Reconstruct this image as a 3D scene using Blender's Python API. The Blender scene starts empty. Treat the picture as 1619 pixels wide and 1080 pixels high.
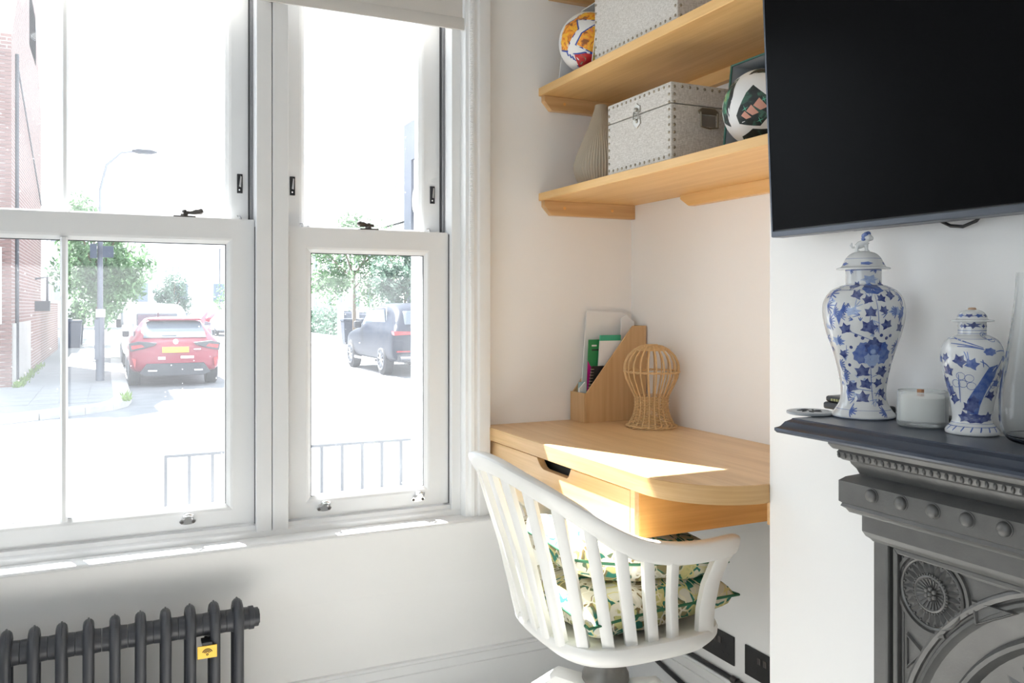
import bpy, bmesh, math, random
from mathutils import Vector, Matrix
random.seed(7)
SC = bpy.context.scene
COL = SC.collection
PI = math.pi

# ------------------------------------------------------------------ camera
cam_data = bpy.data.cameras.new('camera')
cam = bpy.data.objects.new('camera', cam_data)
COL.objects.link(cam)
YAW = math.atan(2840.5 / 1342.0)            # view direction, measured from the window wall
cam.location = (-1.5906, -2.4229, 1.25)
cam.rotation_euler = (PI / 2, 0, YAW - PI / 2)
cam_data.sensor_width = 36.0
cam_data.lens = 1342.0 / 1619.0 * 36.0
cam_data.shift_y = -(540.0 - 484.0) / 1619.0
cam_data.clip_start = 0.02
cam_data.clip_end = 400
SC.camera = cam

# ------------------------------------------------------------------ sky, sun, exposure
SC.view_settings.view_transform = 'Standard'
SC.view_settings.look = 'None'
SC.view_settings.gamma = 1
SC.view_settings.use_curve_mapping = False
SC.view_settings.exposure = 0.10
SC.cycles.use_denoising = True
SC.cycles.max_bounces = 10
SC.cycles.diffuse_bounces = 7
SC.cycles.transparent_max_bounces = 24
SC.cycles.sample_clamp_indirect = 6.0
world = bpy.data.worlds.new('bright_hazy_sky')
SC.world = world
world.use_nodes = True
bg = world.node_tree.nodes['Background']
bg.inputs[0].default_value = (0.84, 0.92, 1.0, 1)
bg.inputs[1].default_value = 3.0
sun_d = bpy.data.lights.new('sun', 'SUN')
sun_d.energy = 36.0
sun_d.angle = 0.0093
sun_d.color = (1.0, 0.985, 0.965)
sun = bpy.data.objects.new('sun', sun_d)
COL.objects.link(sun)
SUN_EL = math.radians(52.3)
sdir = Vector((0.382 * math.cos(SUN_EL), -0.924 * math.cos(SUN_EL), -math.sin(SUN_EL)))
sun.rotation_euler = sdir.to_track_quat('-Z', 'Y').to_euler()
sun.location = (-6, 14, 20)


def portal(name, loc, rot, sx, sy):
    d = bpy.data.lights.new(name, 'AREA')
    d.shape = 'RECTANGLE'; d.size = sx; d.size_y = sy
    d.cycles.is_portal = True
    o = bpy.data.objects.new(name, d); COL.objects.link(o)
    o.location = loc; o.rotation_euler = rot
    return o


portal('side_window_portal', (-4.52, -2.6, 1.35), (0, -PI / 2, 0), 1.9, 2.4)
portal('window_portal', (-1.44, 0.24, 1.61), (-PI / 2, 0, 0), 1.64, 2.02)

# ------------------------------------------------------------------ mesh helpers
MW = {}


def V(*a):
    return Vector(a)


class MB:
    def __init__(s):
        s.v = []; s.f = []; s.mi = []; s.cur = 0

    def add(s, vs, fs):
        o = len(s.v)
        s.v += [tuple(p) for p in vs]
        s.f += [tuple(i + o for i in f) for f in fs]
        s.mi += [s.cur] * len(fs)
        return s

    def box(s, x0, x1, y0, y1, z0, z1):
        vs = [(x, y, z) for z in (z0, z1) for y in (y0, y1) for x in (x0, x1)]
        return s.add(vs, [(0, 2, 3, 1), (4, 5, 7, 6), (0, 1, 5, 4), (2, 6, 7, 3), (0, 4, 6, 2), (1, 3, 7, 5)])

    def prism(s, poly, axis, a, b):
        n = len(poly)

        def P(p, t):
            return {'x': (t, p[0], p[1]), 'y': (p[0], t, p[1]), 'z': (p[0], p[1], t)}[axis]
        vs = [P(p, a) for p in poly] + [P(p, b) for p in poly]
        fs = [tuple(range(n - 1, -1, -1)), tuple(range(n, 2 * n))]
        fs += [(i, (i + 1) % n, n + (i + 1) % n, n + i) for i in range(n)]
        return s.add(vs, fs)

    def loft(s, rings, closed=True, caps=True, loop=False):
        n = len(rings[0])
        vs = [p for r in rings for p in r]
        fs = []
        m = len(rings)
        for k in range(m if loop else m - 1):
            k2 = (k + 1) % m
            for i in range(n if closed else n - 1):
                j = (i + 1) % n
                fs.append((k * n + i, k * n + j, k2 * n + j, k2 * n + i))
        if caps and not loop:
            fs.append(tuple(range(n - 1, -1, -1)))
            fs.append(tuple((m - 1) * n + i for i in range(n)))
        return s.add(vs, fs)

    def tube(s, path, r, n=8, closed=False, caps=True, flat=None):
        path = [Vector(p) for p in path]
        m = len(path)
        rs = r if isinstance(r, (list, tuple)) else [r] * m
        rings = []
        up = None
        for i in range(m):
            if closed:
                t = path[(i + 1) % m] - path[(i - 1) % m]
            else:
                t = path[min(i + 1, m - 1)] - path[max(i - 1, 0)]
            t.normalize()
            if up is None:
                ref = Vector((0, 0, 1)) if abs(t.z) < .9 else Vector((1, 0, 0))
                up = (ref - t * ref.dot(t)).normalized()
            else:
                up = (up - t * up.dot(t))
                up = up.normalized() if up.length > 1e-6 else Vector((0, 0, 1))
            sd = t.cross(up)
            k = flat if flat else 1.0
            rings.append([path[i] + (up * math.cos(2 * PI * j / n) + sd * math.sin(2 * PI * j / n) * k) * rs[i] for j in range(n)])
        return s.loft(rings, True, caps, loop=closed)

    def cyl(s, p0, p1, r, n=16, r2=None):
        return s.tube([p0, p1], [r, r if r2 is None else r2], n)

    def lathe(s, prof, c=(0, 0, 0), n=32, caps=True):
        rings = [[(c[0] + r * math.cos(2 * PI * j / n), c[1] + r * math.sin(2 * PI * j / n), c[2] + z) for j in range(n)] for r, z in prof]
        return s.loft(rings, True, caps)

    def sphere(s, c, r, n=16, m=10, sc=(1, 1, 1)):
        rings = []
        for i in range(1, m):
            a = PI * i / m
            rings.append([(c[0] + r * sc[0] * math.sin(a) * math.cos(2 * PI * j / n), c[1] + r * sc[1] * math.sin(a) * math.sin(2 * PI * j / n), c[2] - r * sc[2] * math.cos(a)) for j in range(n)])
        o = len(s.v)
        s.loft(rings, True, False)
        b = len(s.v)
        s.v += [(c[0], c[1], c[2] - r * sc[2]), (c[0], c[1], c[2] + r * sc[2])]
        for j in range(n):
            s.f.append((o + j, b, o + (j + 1) % n)); s.mi.append(s.cur)
            q = o + (m - 2) * n
            s.f.append((q + (j + 1) % n, b + 1, q + j)); s.mi.append(s.cur)
        return s

    def xf(s, M, start=0):
        s.v = s.v[:start] + [tuple(M @ Vector(p)) for p in s.v[start:]]
        return s

    def build(s, name, mat, parent=None, smooth=None, bevel=0, label=None, seg=2, subsurf=0, kind=None, local=False, recalc=True):
        me = bpy.data.meshes.new(name)
        M = MW.get(parent.name, Matrix.Identity(4)) if parent else Matrix.Identity(4)
        vs = s.v
        if parent and not local:
            Mi = M.inverted()
            vs = [tuple(Mi @ Vector(p)) for p in vs]
        me.from_pydata(vs, [], s.f)
        if recalc:
            bm = bmesh.new(); bm.from_mesh(me)
            bmesh.ops.recalc_face_normals(bm, faces=bm.faces)
            bm.to_mesh(me); bm.free()
        mats = mat if isinstance(mat, (list, tuple)) else [mat]
        for m in mats:
            me.materials.append(m)
        if len(mats) > 1:
            me.polygons.foreach_set('material_index', s.mi)
        if smooth is not None:
            me.polygons.foreach_set('use_smooth', [True] * len(me.polygons))
            me.set_sharp_from_angle(angle=math.radians(smooth))
        o = bpy.data.objects.new(name, me)
        COL.objects.link(o)
        if parent:
            o.parent = parent
        MW[o.name] = M
        if bevel:
            b = o.modifiers.new('bevel', 'BEVEL')
            b.width = bevel; b.segments = seg; b.limit_method = 'ANGLE'; b.angle_limit = math.radians(40)
            b.harden_normals = False
        if subsurf:
            b = o.modifiers.new('sub', 'SUBSURF'); b.levels = subsurf; b.render_levels = subsurf
        if label:
            o['label'] = label
        if kind:
            o['kind'] = kind
        return o


def tag(o, label, cat, group=None):
    o['label'] = label; o['category'] = cat
    if group:
        o['group'] = group
    return o


def thing(name, label, cat, loc=(0, 0, 0), rz=0, group=None):
    o = bpy.data.objects.new(name, None)
    COL.objects.link(o)
    o.empty_display_size = .05
    o.location = loc; o.rotation_euler = (0, 0, rz)
    MW[o.name] = Matrix.Translation(loc) @ Matrix.Rotation(rz, 4, 'Z')
    if label:
        tag(o, label, cat, group)
    return o


def struct_root(name, loc=(0, 0, 0)):
    o = thing(name, None, None, loc)
    o['kind'] = 'structure'
    return o


def struct(name, mb, mat, **k):
    o = mb.build(name, mat, **k)
    o['kind'] = 'structure'
    return o


def copy_tree(root, loc, rz=0, label=None, parent=None):
    r = root.copy(); COL.objects.link(r)
    if parent is None:
        r.location = loc; r.rotation_euler = (0, 0, rz)
        if label:
            r['label'] = label
    else:
        r.parent = parent
    for ch in root.children:
        copy_tree(ch, None, 0, None, r)
    return r


def inst(o, name, parent, M):
    """another object sharing o's mesh, placed by matrix M under parent"""
    c = bpy.data.objects.new(name, o.data)
    COL.objects.link(c)
    c.parent = parent
    c.matrix_local = M
    return c


# ------------------------------------------------------------------ material helpers
def new_mat(name):
    m = bpy.data.materials.new(name); m.use_nodes = True
    nt = m.node_tree
    return m, nt, nt.nodes['Principled BSDF']


def rgb(c):
    return (c[0], c[1], c[2], 1)


def flat(name, col, rough=.5, metal=0.0, spec=.5, var=.06, vscale=14, bump=0.0, bscale=200, coat=0.0):
    m, nt, b = new_mat(name)
    N, L = nt.nodes, nt.links
    b.inputs['Roughness'].default_value = rough
    b.inputs['Metallic'].default_value = metal
    b.inputs['Specular IOR Level'].default_value = spec
    b.inputs['Coat Weight'].default_value = coat
    tc = N.new('ShaderNodeTexCoord')
    if var:
        nz = N.new('ShaderNodeTexNoise'); nz.inputs['Scale'].default_value = vscale; nz.inputs['Detail'].default_value = 4
        L.new(tc.outputs['Object'], nz.inputs['Vector'])
        mx = N.new('ShaderNodeMix'); mx.data_type = 'RGBA'
        mx.inputs['A'].default_value = rgb([c * (1 - var) for c in col])
        mx.inputs['B'].default_value = rgb([min(1, c * (1 + var)) for c in col])
        L.new(nz.outputs['Fac'], mx.inputs['Factor'])
        L.new(mx.outputs['Result'], b.inputs['Base Color'])
    else:
        b.inputs['Base Color'].default_value = rgb(col)
    if bump:
        n2 = N.new('ShaderNodeTexNoise'); n2.inputs['Scale'].default_value = bscale; n2.inputs['Detail'].default_value = 3
        L.new(tc.outputs['Object'], n2.inputs['Vector'])
        bp = N.new('ShaderNodeBump'); bp.inputs['Strength'].default_value = bump; bp.inputs['Distance'].default_value = .002
        L.new(n2.outputs['Fac'], bp.inputs['Height']); L.new(bp.outputs['Normal'], b.inputs['Normal'])
    return m


def ramp(nt, stops):
    r = nt.nodes.new('ShaderNodeValToRGB')
    e = r.color_ramp.elements
    while len(e) < len(stops):
        e.new(.5)
    for k, (p, c) in enumerate(stops):
        e[k].position = p; e[k].color = rgb(c)
    return r


def wood(name, light, dark, axis='y', scale=1.0, rough=.42, stripe=0.0):
    m, nt, b = new_mat(name)
    N, L = nt.nodes, nt.links
    tc = N.new('ShaderNodeTexCoord'); mp = N.new('ShaderNodeMapping')
    s = {'x': (1.2, 22, 22), 'y': (22, 1.2, 22), 'z': (22, 22, 1.2), 'h': (1.5, 1.5, 40)}[axis]
    mp.inputs['Scale'].default_value = tuple(k * scale for k in s)
    L.new(tc.outputs['Object'], mp.inputs['Vector'])
    n1 = N.new('ShaderNodeTexNoise'); n1.inputs['Scale'].default_value = 1.6; n1.inputs['Detail'].default_value = 6; n1.inputs['Distortion'].default_value = .6
    L.new(mp.outputs['Vector'], n1.inputs['Vector'])
    mp2 = N.new('ShaderNodeMapping'); mp2.inputs['Scale'].default_value = tuple(k * scale * (7 if k > 5 else 3) for k in s)
    L.new(tc.outputs['Object'], mp2.inputs['Vector'])
    n2 = N.new('ShaderNodeTexNoise'); n2.inputs['Scale'].default_value = 1.0; n2.inputs['Detail'].default_value = 3
    L.new(mp2.outputs['Vector'], n2.inputs['Vector'])
    ad = N.new('ShaderNodeMath'); ad.operation = 'MULTIPLY_ADD'; ad.inputs[1].default_value = .45
    L.new(n2.outputs['Fac'], ad.inputs[0]); L.new(n1.outputs['Fac'], ad.inputs[2])
    mid = [(a + c) / 2 for a, c in zip(light, dark)]
    r = ramp(nt, [(.45, dark), (.68, mid), (.9, light)])
    L.new(ad.outputs[0], r.inputs['Fac'])
    L.new(r.outputs['Color'], b.inputs['Base Color'])
    b.inputs['Roughness'].default_value = rough
    bp = N.new('ShaderNodeBump'); bp.inputs['Strength'].default_value = .06; bp.inputs['Distance'].default_value = .001
    L.new(n2.outputs['Fac'], bp.inputs['Height']); L.new(bp.outputs['Normal'], b.inputs['Normal'])
    return m


M = {}
M['wall'] = flat('warm_white_wall_paint', (.85, .84, .825), .62, var=.012, vscale=3, bump=.05, bscale=90)
M['ceiling'] = flat('ceiling_paint', (.84, .83, .81), .7, var=.01)
M['trim'] = flat('white_gloss_trim', (.79, .79, .785), .33, var=.012)
M['upvc'] = flat('white_sash_paint', (.755, .757, .757), .30, var=.012)
M['seal'] = flat('dark_draught_seal', (.06, .06, .065), .7)
M['brush'] = flat('grey_brush_pile', (.22, .22, .23), .8, var=.2, vscale=300)
M['chrome'] = flat('polished_chrome', (.72, .72, .73), .14, metal=1, var=.02)
M['gun'] = flat('gunmetal_fitting', (.11, .10, .095), .3, metal=.8)
M['oak'] = wood('oak_along_y', (.75, .515, .28), (.61, .385, .18), 'y', rough=.33)
M['oak_x'] = wood('oak_along_x', (.68, .44, .215), (.50, .285, .115), 'x')
M['oak_side'] = wood('oak_orange_side', (.80, .43, .13), (.62, .295, .07), 'x', .8)
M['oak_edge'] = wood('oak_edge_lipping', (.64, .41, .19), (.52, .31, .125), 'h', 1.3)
M['oak_shelf'] = wood('oak_shelf_board', (.80, .51, .215), (.68, .395, .14), 'y')
M['bamboo'] = wood('bamboo_vertical', (.62, .405, .205), (.52, .315, .14), 'z', 1.4)
M['floor'] = wood('limed_oak_floor', (.54, .525, .50), (.46, .445, .42), 'y', .6)
M['black_plastic'] = flat('black_plastic', (.018, .018, .02), .38)
M['paper'] = flat('white_paper', (.80, .80, .80), .7, var=.03)

# ================================================================== THE ROOM
# window wall (inner face y = 0), alcove back wall (x = 0), chimney breast front (x = -.353)
XL, XR, YB, ZC = -4.4, 0.0, -4.6, 2.95
WX0, WX1, WZ0, WZ1 = -2.26, -0.605, 0.585, 2.64
mb = MB()
mb.box(XL - .3, WX0, 0, .30, -.2, ZC)
mb.box(WX1, XR + .3, 0, .30, -.2, ZC)
mb.box(WX0, WX1, 0, .30, -.2, WZ0)
mb.box(WX0, WX1, 0, .30, WZ1, ZC)
struct('wall_window', mb, M['wall'])
struct('wall_alcove', MB().box(0, .3, YB, 0, -.2, ZC), M['wall'])
mb = MB().box(-.353, 0, -2.515, -1.055, 0, ZC)
struct('wall_chimney_breast', mb, M['wall'], bevel=.004)
mb = MB()
mb.box(XL - .3, XR + .3, YB - .3, YB, -.2, ZC)
struct('wall_rear', mb, M['wall'])
mb = MB()
mb.box(XL - .3, XL, YB, -3.8, -.2, ZC); mb.box(XL - .3, XL, -1.4, 0, -.2, ZC)
mb.box(XL - .3, XL, -3.8, -1.4, -.2, .40); mb.box(XL - .3, XL, -3.8, -1.4, 2.30, ZC)
struct('wall_left', mb, M['wall'])
w3 = struct_root('window_3', (XL, -2.75, .40))  # unseen window, added so daylight fills the room from the left
for y0, y1 in ((-3.8, -3.73), (-2.635, -2.565), (-1.47, -1.4)):
    MB().box(XL - .2, XL - .13, y0, y1, .40, 2.30).build('stile', M['upvc'], w3)
for z0, z1 in ((.40, .47), (2.23, 2.30)):
    MB().box(XL - .2, XL - .13, -3.8, -1.4, z0, z1).build('rail', M['upvc'], w3)
W3_PANES = ((-3.73, -2.635), (-2.565, -1.47))
mb = MB()
struct('floor', MB().box(XL - .3, XR + .3, YB - .3, .3, -.2, 0), M['floor'])
struct('ceiling', MB().box(XL - .3, XR + .3, YB - .3, .3, ZC, ZC + .2), M['ceiling'])
# floorboards as narrow grooves in relief are out of view; a few boards near the chair
# skirting boards: profile (projection, height)
SKP = [(0, 0), (.020, 0), (.020, .150), (.017, .154), (.020, .160), (.014, .172), (.010, .180), (.013, .184), (.011, .191), (0, .193)]
mb = MB()
mb.loft([[(x, -p, z) for p, z in SKP] for x in (XL, 0)])
struct('baseboard_window', mb, M['trim'], smooth=40)
mb = MB()
mb.loft([[(-p, y, z) for p, z in SKP] for y in (0, -1.055)])
struct('baseboard_alcove', mb, M['trim'], smooth=40)
mb = MB()
mb.loft([[(-.353 - p, y, z) for p, z in SKP] for y in (-1.055, -1.345)])
struct('baseboard_chimney', mb, M['trim'], smooth=40)

# ------------------------------------------------------------------ window casing and sill
CAS = [(-.543, 0), (-.543, -.050), (-.560, -.055), (-.580, -.055), (-.584, -.048), (-.590, -.048), (-.596, -.052), (-.606, -.050), (-.612, -.042), (-.620, -.040), (-.624, -.022), (-.624, 0)]
mb = MB().loft([[(x, y, z) for x, y in CAS] for z in (.612, ZC - .2)])
struct('trim_1', mb, M['trim'], smooth=35)
CASL = [(-2.865 - x, y) for x, y in CAS]
mb = MB().loft([[(x, y, z) for x, y in CASL] for z in (.612, ZC - .2)])
struct('trim_2', mb, M['trim'], smooth=35)
# rounded window board
SIL = [(.06, .596), (-.048, .596), (-.062, .597), (-.072, .600), (-.076, .604), (-.074, .609), (-.068, .612), (.06, .614)]
mb = MB().loft([[(x, y, z) for y, z in SIL] for x in (-2.36, 0)])
struct('trim_3', mb, M['trim'], smooth=50)
UND = [(0, .40), (-.004, .45), (-.012, .49), (-.026, .53), (-.046, .565), (-.062, .588), (-.0745, .603), (-.04, .606), (0, .606)]
mb = MB().loft([[(x, y, z) for y, z in UND] for x in (-2.36, 0)])
struct('trim_4', mb, M['wall'], smooth=60)
# head board above the blind
struct('trim_5', MB().box(-2.33, -.535, -.055, 0, ZC - .2, ZC - .08), M['trim'], bevel=.004)

# outer box frame: jambs, mullion, bottom rail, head and the outer sill
fr = struct_root('window_frame', (-1.43, 0, .6))
MB().box(-.653, -.604, -.009, .29, .614, WZ1).build('jamb', M['upvc'], fr, bevel=.002)
MB().box(-2.26, -2.175, -.009, .29, .614, WZ1).build('jamb', M['upvc'], fr, bevel=.002)
MB().box(-.679, -.604, .19, .30, .60, 1.452).build('sash_channel', M['upvc'], fr)
MB().box(-1.2285, -1.187, -.009, .20, .614, WZ1).build('mullion', M['upvc'], fr, bevel=.002)
MB().box(-1.185, -1.1415, -.009, .20, .614, WZ1).build('mullion', M['upvc'], fr, bevel=.002)
BR = [(.29, .605), (-.010, .612), (-.010, .627), (-.006, .631), (-.001, .633), (.004, .643), (.29, .640)]
MB().loft([[(x, y, z) for y, z in BR] for x in (-2.26, -.604)]).build('bottom_rail', M['upvc'], fr, smooth=30)
MB().box(-2.26, -.604, -.022, .29, 2.59, WZ1).build('head', M['upvc'], fr, bevel=.002)
for x0, x1 in ((-1.2425, -1.234), (-1.136, -1.1405), (-.663, -.6545), (-2.17, -2.165)):
    pass
# dark strips painting the shade in the gaps beside the sashes
for x in (-1.2283, -1.1405, -.6533, -2.1743):
    MB().box(x - .0012, x + .0012, .012, .06, .645, 1.47).build('draught_seal', M['seal'], fr)
for x0, x1, y in ((-1.2395, -1.2365, .060), (-1.1395, -1.1370, .060), (-.6630, -.6610, .060)):
    MB().box(x0, x1, y, y + .02, 1.46, 2.59).build('draught_seal', M['seal'], fr)
for x0, x1, y in ((-1.2360, -1.2290, .048), (-.6595, -.6545, .048)):
    MB().box(x0, x1, y, y + .03, 1.46, 2.59).build('brush_strip', M['brush'], fr)


# glass with a faint film of dust and small splashes
def glass_mat():
    m, nt, b = new_mat('window_glass')
    N, L = nt.nodes, nt.links
    N.remove(b)
    out = N['Material Output']
    tr = N.new('ShaderNodeBsdfTransparent'); tr.inputs[0].default_value = (.965, .98, .985, 1)
    gl = N.new('ShaderNodeBsdfGlossy'); gl.inputs['Roughness'].default_value = .02
    tl = N.new('ShaderNodeBsdfTranslucent'); tl.inputs[0].default_value = (.9, .93, .97, 1)
    lw = N.new('ShaderNodeLayerWeight'); lw.inputs['Blend'].default_value = .5
    pw = N.new('ShaderNodeMath'); pw.operation = 'POWER'; pw.inputs[1].default_value = 4.5; L.new(lw.outputs['Facing'], pw.inputs[0])
    fz = N.new('ShaderNodeMath'); fz.operation = 'MULTIPLY_ADD'; fz.inputs[1].default_value = .6; fz.inputs[2].default_value = .02; L.new(pw.outputs[0], fz.inputs[0])
    m1 = N.new('ShaderNodeMixShader'); m2 = N.new('ShaderNodeMixShader')
    L.new(fz.outputs[0], m1.inputs[0]); L.new(tr.outputs[0], m1.inputs[1]); L.new(gl.outputs[0], m1.inputs[2])
    tc = N.new('ShaderNodeTexCoord')
    vo = N.new('ShaderNodeTexVoronoi'); vo.inputs['Scale'].default_value = 70
    L.new(tc.outputs['Object'], vo.inputs['Vector'])
    lt = N.new('ShaderNodeMath'); lt.operation = 'LESS_THAN'; lt.inputs[1].default_value = .10
    L.new(vo.outputs['Distance'], lt.inputs[0])
    sp = N.new('ShaderNodeSeparateColor'); L.new(vo.outputs['Color'], sp.inputs[0])
    gt = N.new('ShaderNodeMath'); gt.operation = 'GREATER_THAN'; gt.inputs[1].default_value = .86
    L.new(sp.outputs[0], gt.inputs[0])
    mu = N.new('ShaderNodeMath'); mu.operation = 'MULTIPLY'; L.new(lt.outputs[0], mu.inputs[0]); L.new(gt.outputs[0], mu.inputs[1])
    nz = N.new('ShaderNodeTexNoise'); nz.inputs['Scale'].default_value = 5; nz.inputs['Detail'].default_value = 5
    L.new(tc.outputs['Object'], nz.inputs['Vector'])
    ma = N.new('ShaderNodeMath'); ma.operation = 'MULTIPLY_ADD'; ma.inputs[1].default_value = .35
    mr = N.new('ShaderNodeMapRange'); mr.inputs['From Min'].default_value = .3; mr.inputs['From Max'].default_value = .75
    mr.inputs['To Min'].default_value = .010; mr.inputs['To Max'].default_value = .029
    L.new(nz.outputs['Fac'], mr.inputs['Value'])
    L.new(mu.outputs[0], ma.inputs[0]); L.new(mr.outputs[0], ma.inputs[2])
    L.new(ma.outputs[0], m2.inputs[0]); L.new(m1.outputs[0], m2.inputs[1]); L.new(tl.outputs[0], m2.inputs[2])
    L.new(m2.outputs[0], out.inputs['Surface'])
    return m


M['glass'] = glass_mat()


def sash_frame(parent, name, X0, X1, Z0, Z1, gx0, gx1, gz0, gz1, y0, y1, bev=.010, mitre=True):
    """four mitred members: stile, stile, top_rail, bottom_rail with a chamfer round the glass"""
    O = [(X0, Z0), (X1, Z0), (X1, Z1), (X0, Z1)]
    S = [(gx0 - bev - .006, gz0 - bev - .006), (gx1 + bev + .006, gz0 - bev - .006), (gx1 + bev + .006, gz1 + bev + .006), (gx0 - bev - .006, gz1 + bev + .006)]
    S2 = [(gx0 - bev, gz0 - bev), (gx1 + bev, gz0 - bev), (gx1 + bev, gz1 + bev), (gx0 - bev, gz1 + bev)]
    I = [(gx0, gz0), (gx1, gz0), (gx1, gz1), (gx0, gz1)]
    nm = ['bottom_rail', 'stile', 'top_rail', 'stile']
    for k in range(4):
        j = (k + 1) % 4

        def sec(q):
            return [(O[q][0], y0, O[q][1]), (S[q][0], y0, S[q][1]), (S2[q][0], y0 + .002, S2[q][1]), (I[q][0], y0 + bev, I[q][1]), (I[q][0], y1, I[q][1]), (O[q][0], y1, O[q][1])]
        MB().loft([sec(k), sec(j)], True, True).build(nm[k], M['upvc'], parent)


def pane(parent, x0, x1, z0, z1, y):
    MB().box(x0 - .004, x1 + .004, y, y + .004, z0 - .004, z1 + .004).build('pane', M['glass'], parent)


def glass_seal(parent, x0, x1, z0, z1, y):
    w = .0022
    mb = MB()
    mb.box(x0, x0 + w, y - .002, y, z0, z1); mb.box(x1 - w, x1, y - .002, y, z0, z1)
    mb.box(x0, x1, y - .002, y, z1 - w, z1); mb.box(x0, x1, y - .002, y, z0, z0 + w * .6)
    mb.build('glazing_seal', M['seal'], parent)


def bar(parent, x, z0, z1, y):
    P = [(x - .0088, y + .016), (x - .0088, y + .008), (x - .004, y), (x + .004, y), (x + .0088, y + .008), (x + .0088, y + .016)]
    MB().loft([[(a, b, z) for a, b in P] for z in (z0, z1)]).build('glazing_bar', M['upvc'], parent)


def sash_lift(parent, x, z):
    """small chrome bar lift on two screwed feet"""
    t = MB()
    pts = []
    for k in range(17):
        a = PI * k / 16
        pts.append((x - .013 * math.cos(a), .020 - .014 * math.sin(a) - .004, z + .018 + .004 * math.sin(a)))
    pl = MB().loft([[(x + sx * (.014 + .007 * math.cos(a)), yy, z + .004 + .007 * math.sin(a)) if False else (x + .021 * math.cos(a), yy, z + .006 + .0085 * math.sin(a)) for a in [2 * PI * i / 24 for i in range(24)] for sx in (1,)] for yy in (.020, .0155)])
    o = pl.build('sash_lift', M['chrome'], parent, smooth=40)
    MB().tube([(x - .012, .018, z + .014), (x - .012, .004, z + .017), (x - .010, -.006, z + .026), (x, -.009, z + .029), (x + .010, -.006, z + .026), (x + .012, .004, z + .017), (x + .012, .018, z + .014)], .0042, 10).build('hook', M['chrome'], o, smooth=60)
    MB().loft([[(x + .0105 * math.cos(a), y, z + .024 + .0065 * math.sin(a)) for a in [2 * PI * i / 16 for i in range(16)]] for y in (.018, .002)]).build('cup', M['chrome'], o, smooth=50)
    for s in (-1, 1):
        MB().sphere((x + s * .0145, .0150, z + .004), .0042, 10, 6, (1, .5, 1)).build('screw', M['gun'], o, smooth=60)


def fastener(parent, x, z, y, flip=1):
    """cam fastener on the meeting rail: plate, pivot and swinging arm with a knob"""
    o = MB().box(x - .034, x + .022, y - .004, y + .022, z, z + .004).build('fastener', M['gun'], parent, bevel=.001)
    MB().lathe([(.010, 0), (.010, .006), (.006, .008), (.006, .016), (.003, .018)], (x - .006, y + .009, z + .004), 14).build('pivot', M['gun'], o, smooth=40)
    MB().tube([(x - .010 * flip, y + .009, z + .014), (x + .010 * flip, y + .007, z + .014), (x + .022 * flip, y + .004, z + .016), (x + .034 * flip, y + .002, z + .017)], [.0045, .005, .008, .0085], 10).build('arm', M['gun'], o, smooth=50)
    MB().sphere((x + .034 * flip, y + .002, z + .017), .0088, 12, 8).build('knob', M['gun'], o, smooth=60)


def sash_stop(parent, x, z):
    """black slot plate with a steel catch set in the stile of the upper sash"""
    o = MB().box(x - .0075, x + .0075, .064, .070, z, z + .054).build('sash_stop', M['black_plastic'], parent, bevel=.001)
    MB().prism([(x - .003, z + .018), (x + .003, z + .016), (x + .004, z + .046), (x + .001, z + .049)], 'y', .060, .066).build('catch', M['chrome'], o)
    MB().sphere((x - .001, .064, z + .009), .003, 8, 6).build('screw', M['chrome'], o, smooth=60)


def hook_stop(parent, x, z, y):
    MB().tube([(x, y, z), (x, y - .002, z + .010), (x - .003, y - .004, z + .015), (x - .009, y - .004, z + .014)], .0032, 8).build('hook_stop', M['chrome'], parent, smooth=60)


for y0, y1 in W3_PANES:
    MB().box(XL - .167, XL - .163, y0, y1, .47, 2.23).build('pane', M['glass'], w3)
# left, wide sash window with one glazing bar
w1 = struct_root('window_1', (-1.70, .04, .645))
sash_frame(w1, 'lower', -2.172, -1.2300, .6465, 1.490, -2.096, -1.304, .706, 1.420, .018, .058)
sash_frame(w1, 'upper', -2.172, -1.2400, 1.455, 2.60, -2.100, -1.301, 1.500, 2.53, .068, .108)
pane(w1, -2.096, -1.304, .706, 1.420, .032); glass_seal(w1, -2.096, -1.304, .706, 1.420, .032)
pane(w1, -2.100, -1.301, 1.500, 2.53, .084)
bar(w1, -1.699, .700, 1.426, .014); bar(w1, -1.699, 1.47, 2.54, .068)
MB().box(-1.707, -1.691, .037, .050, .700, 1.426).build('glazing_bar', M['upvc'], w1)
sash_lift(w1, -1.404, .664); sash_lift(w1, -2.00, .664)
fastener(w1, -1.405, 1.490, .024, 1)
sash_stop(w1, -1.2625, 1.568); hook_stop(w1, -1.262, 1.488, .062)
# right, narrow sash window
w2 = struct_root('window_2', (-.897, .04, .645))
sash_frame(w2, 'lower', -1.1395, -.6545, .6465, 1.475, -1.072, -.730, .703, 1.403, .018, .058)
sash_frame(w2, 'upper', -1.1365, -.6640, 1.440, 2.60, -1.080, -.731, 1.485, 2.53, .068, .108)
pane(w2, -1.072, -.730, .703, 1.403, .032); glass_seal(w2, -1.072, -.730, .703, 1.403, .032)
pane(w2, -1.080, -.731, 1.485, 2.53, .084)
sash_lift(w2, -1.036, .662); sash_lift(w2, -.752, .662)
fastener(w2, -.895, 1.475, .024, -1)
sash_stop(w2, -1.1165, 1.570); sash_stop(w2, -.688, 1.568)
hook_stop(w2, -1.088, 1.473, .062); hook_stop(w2, -.700, 1.473, .062)

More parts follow.
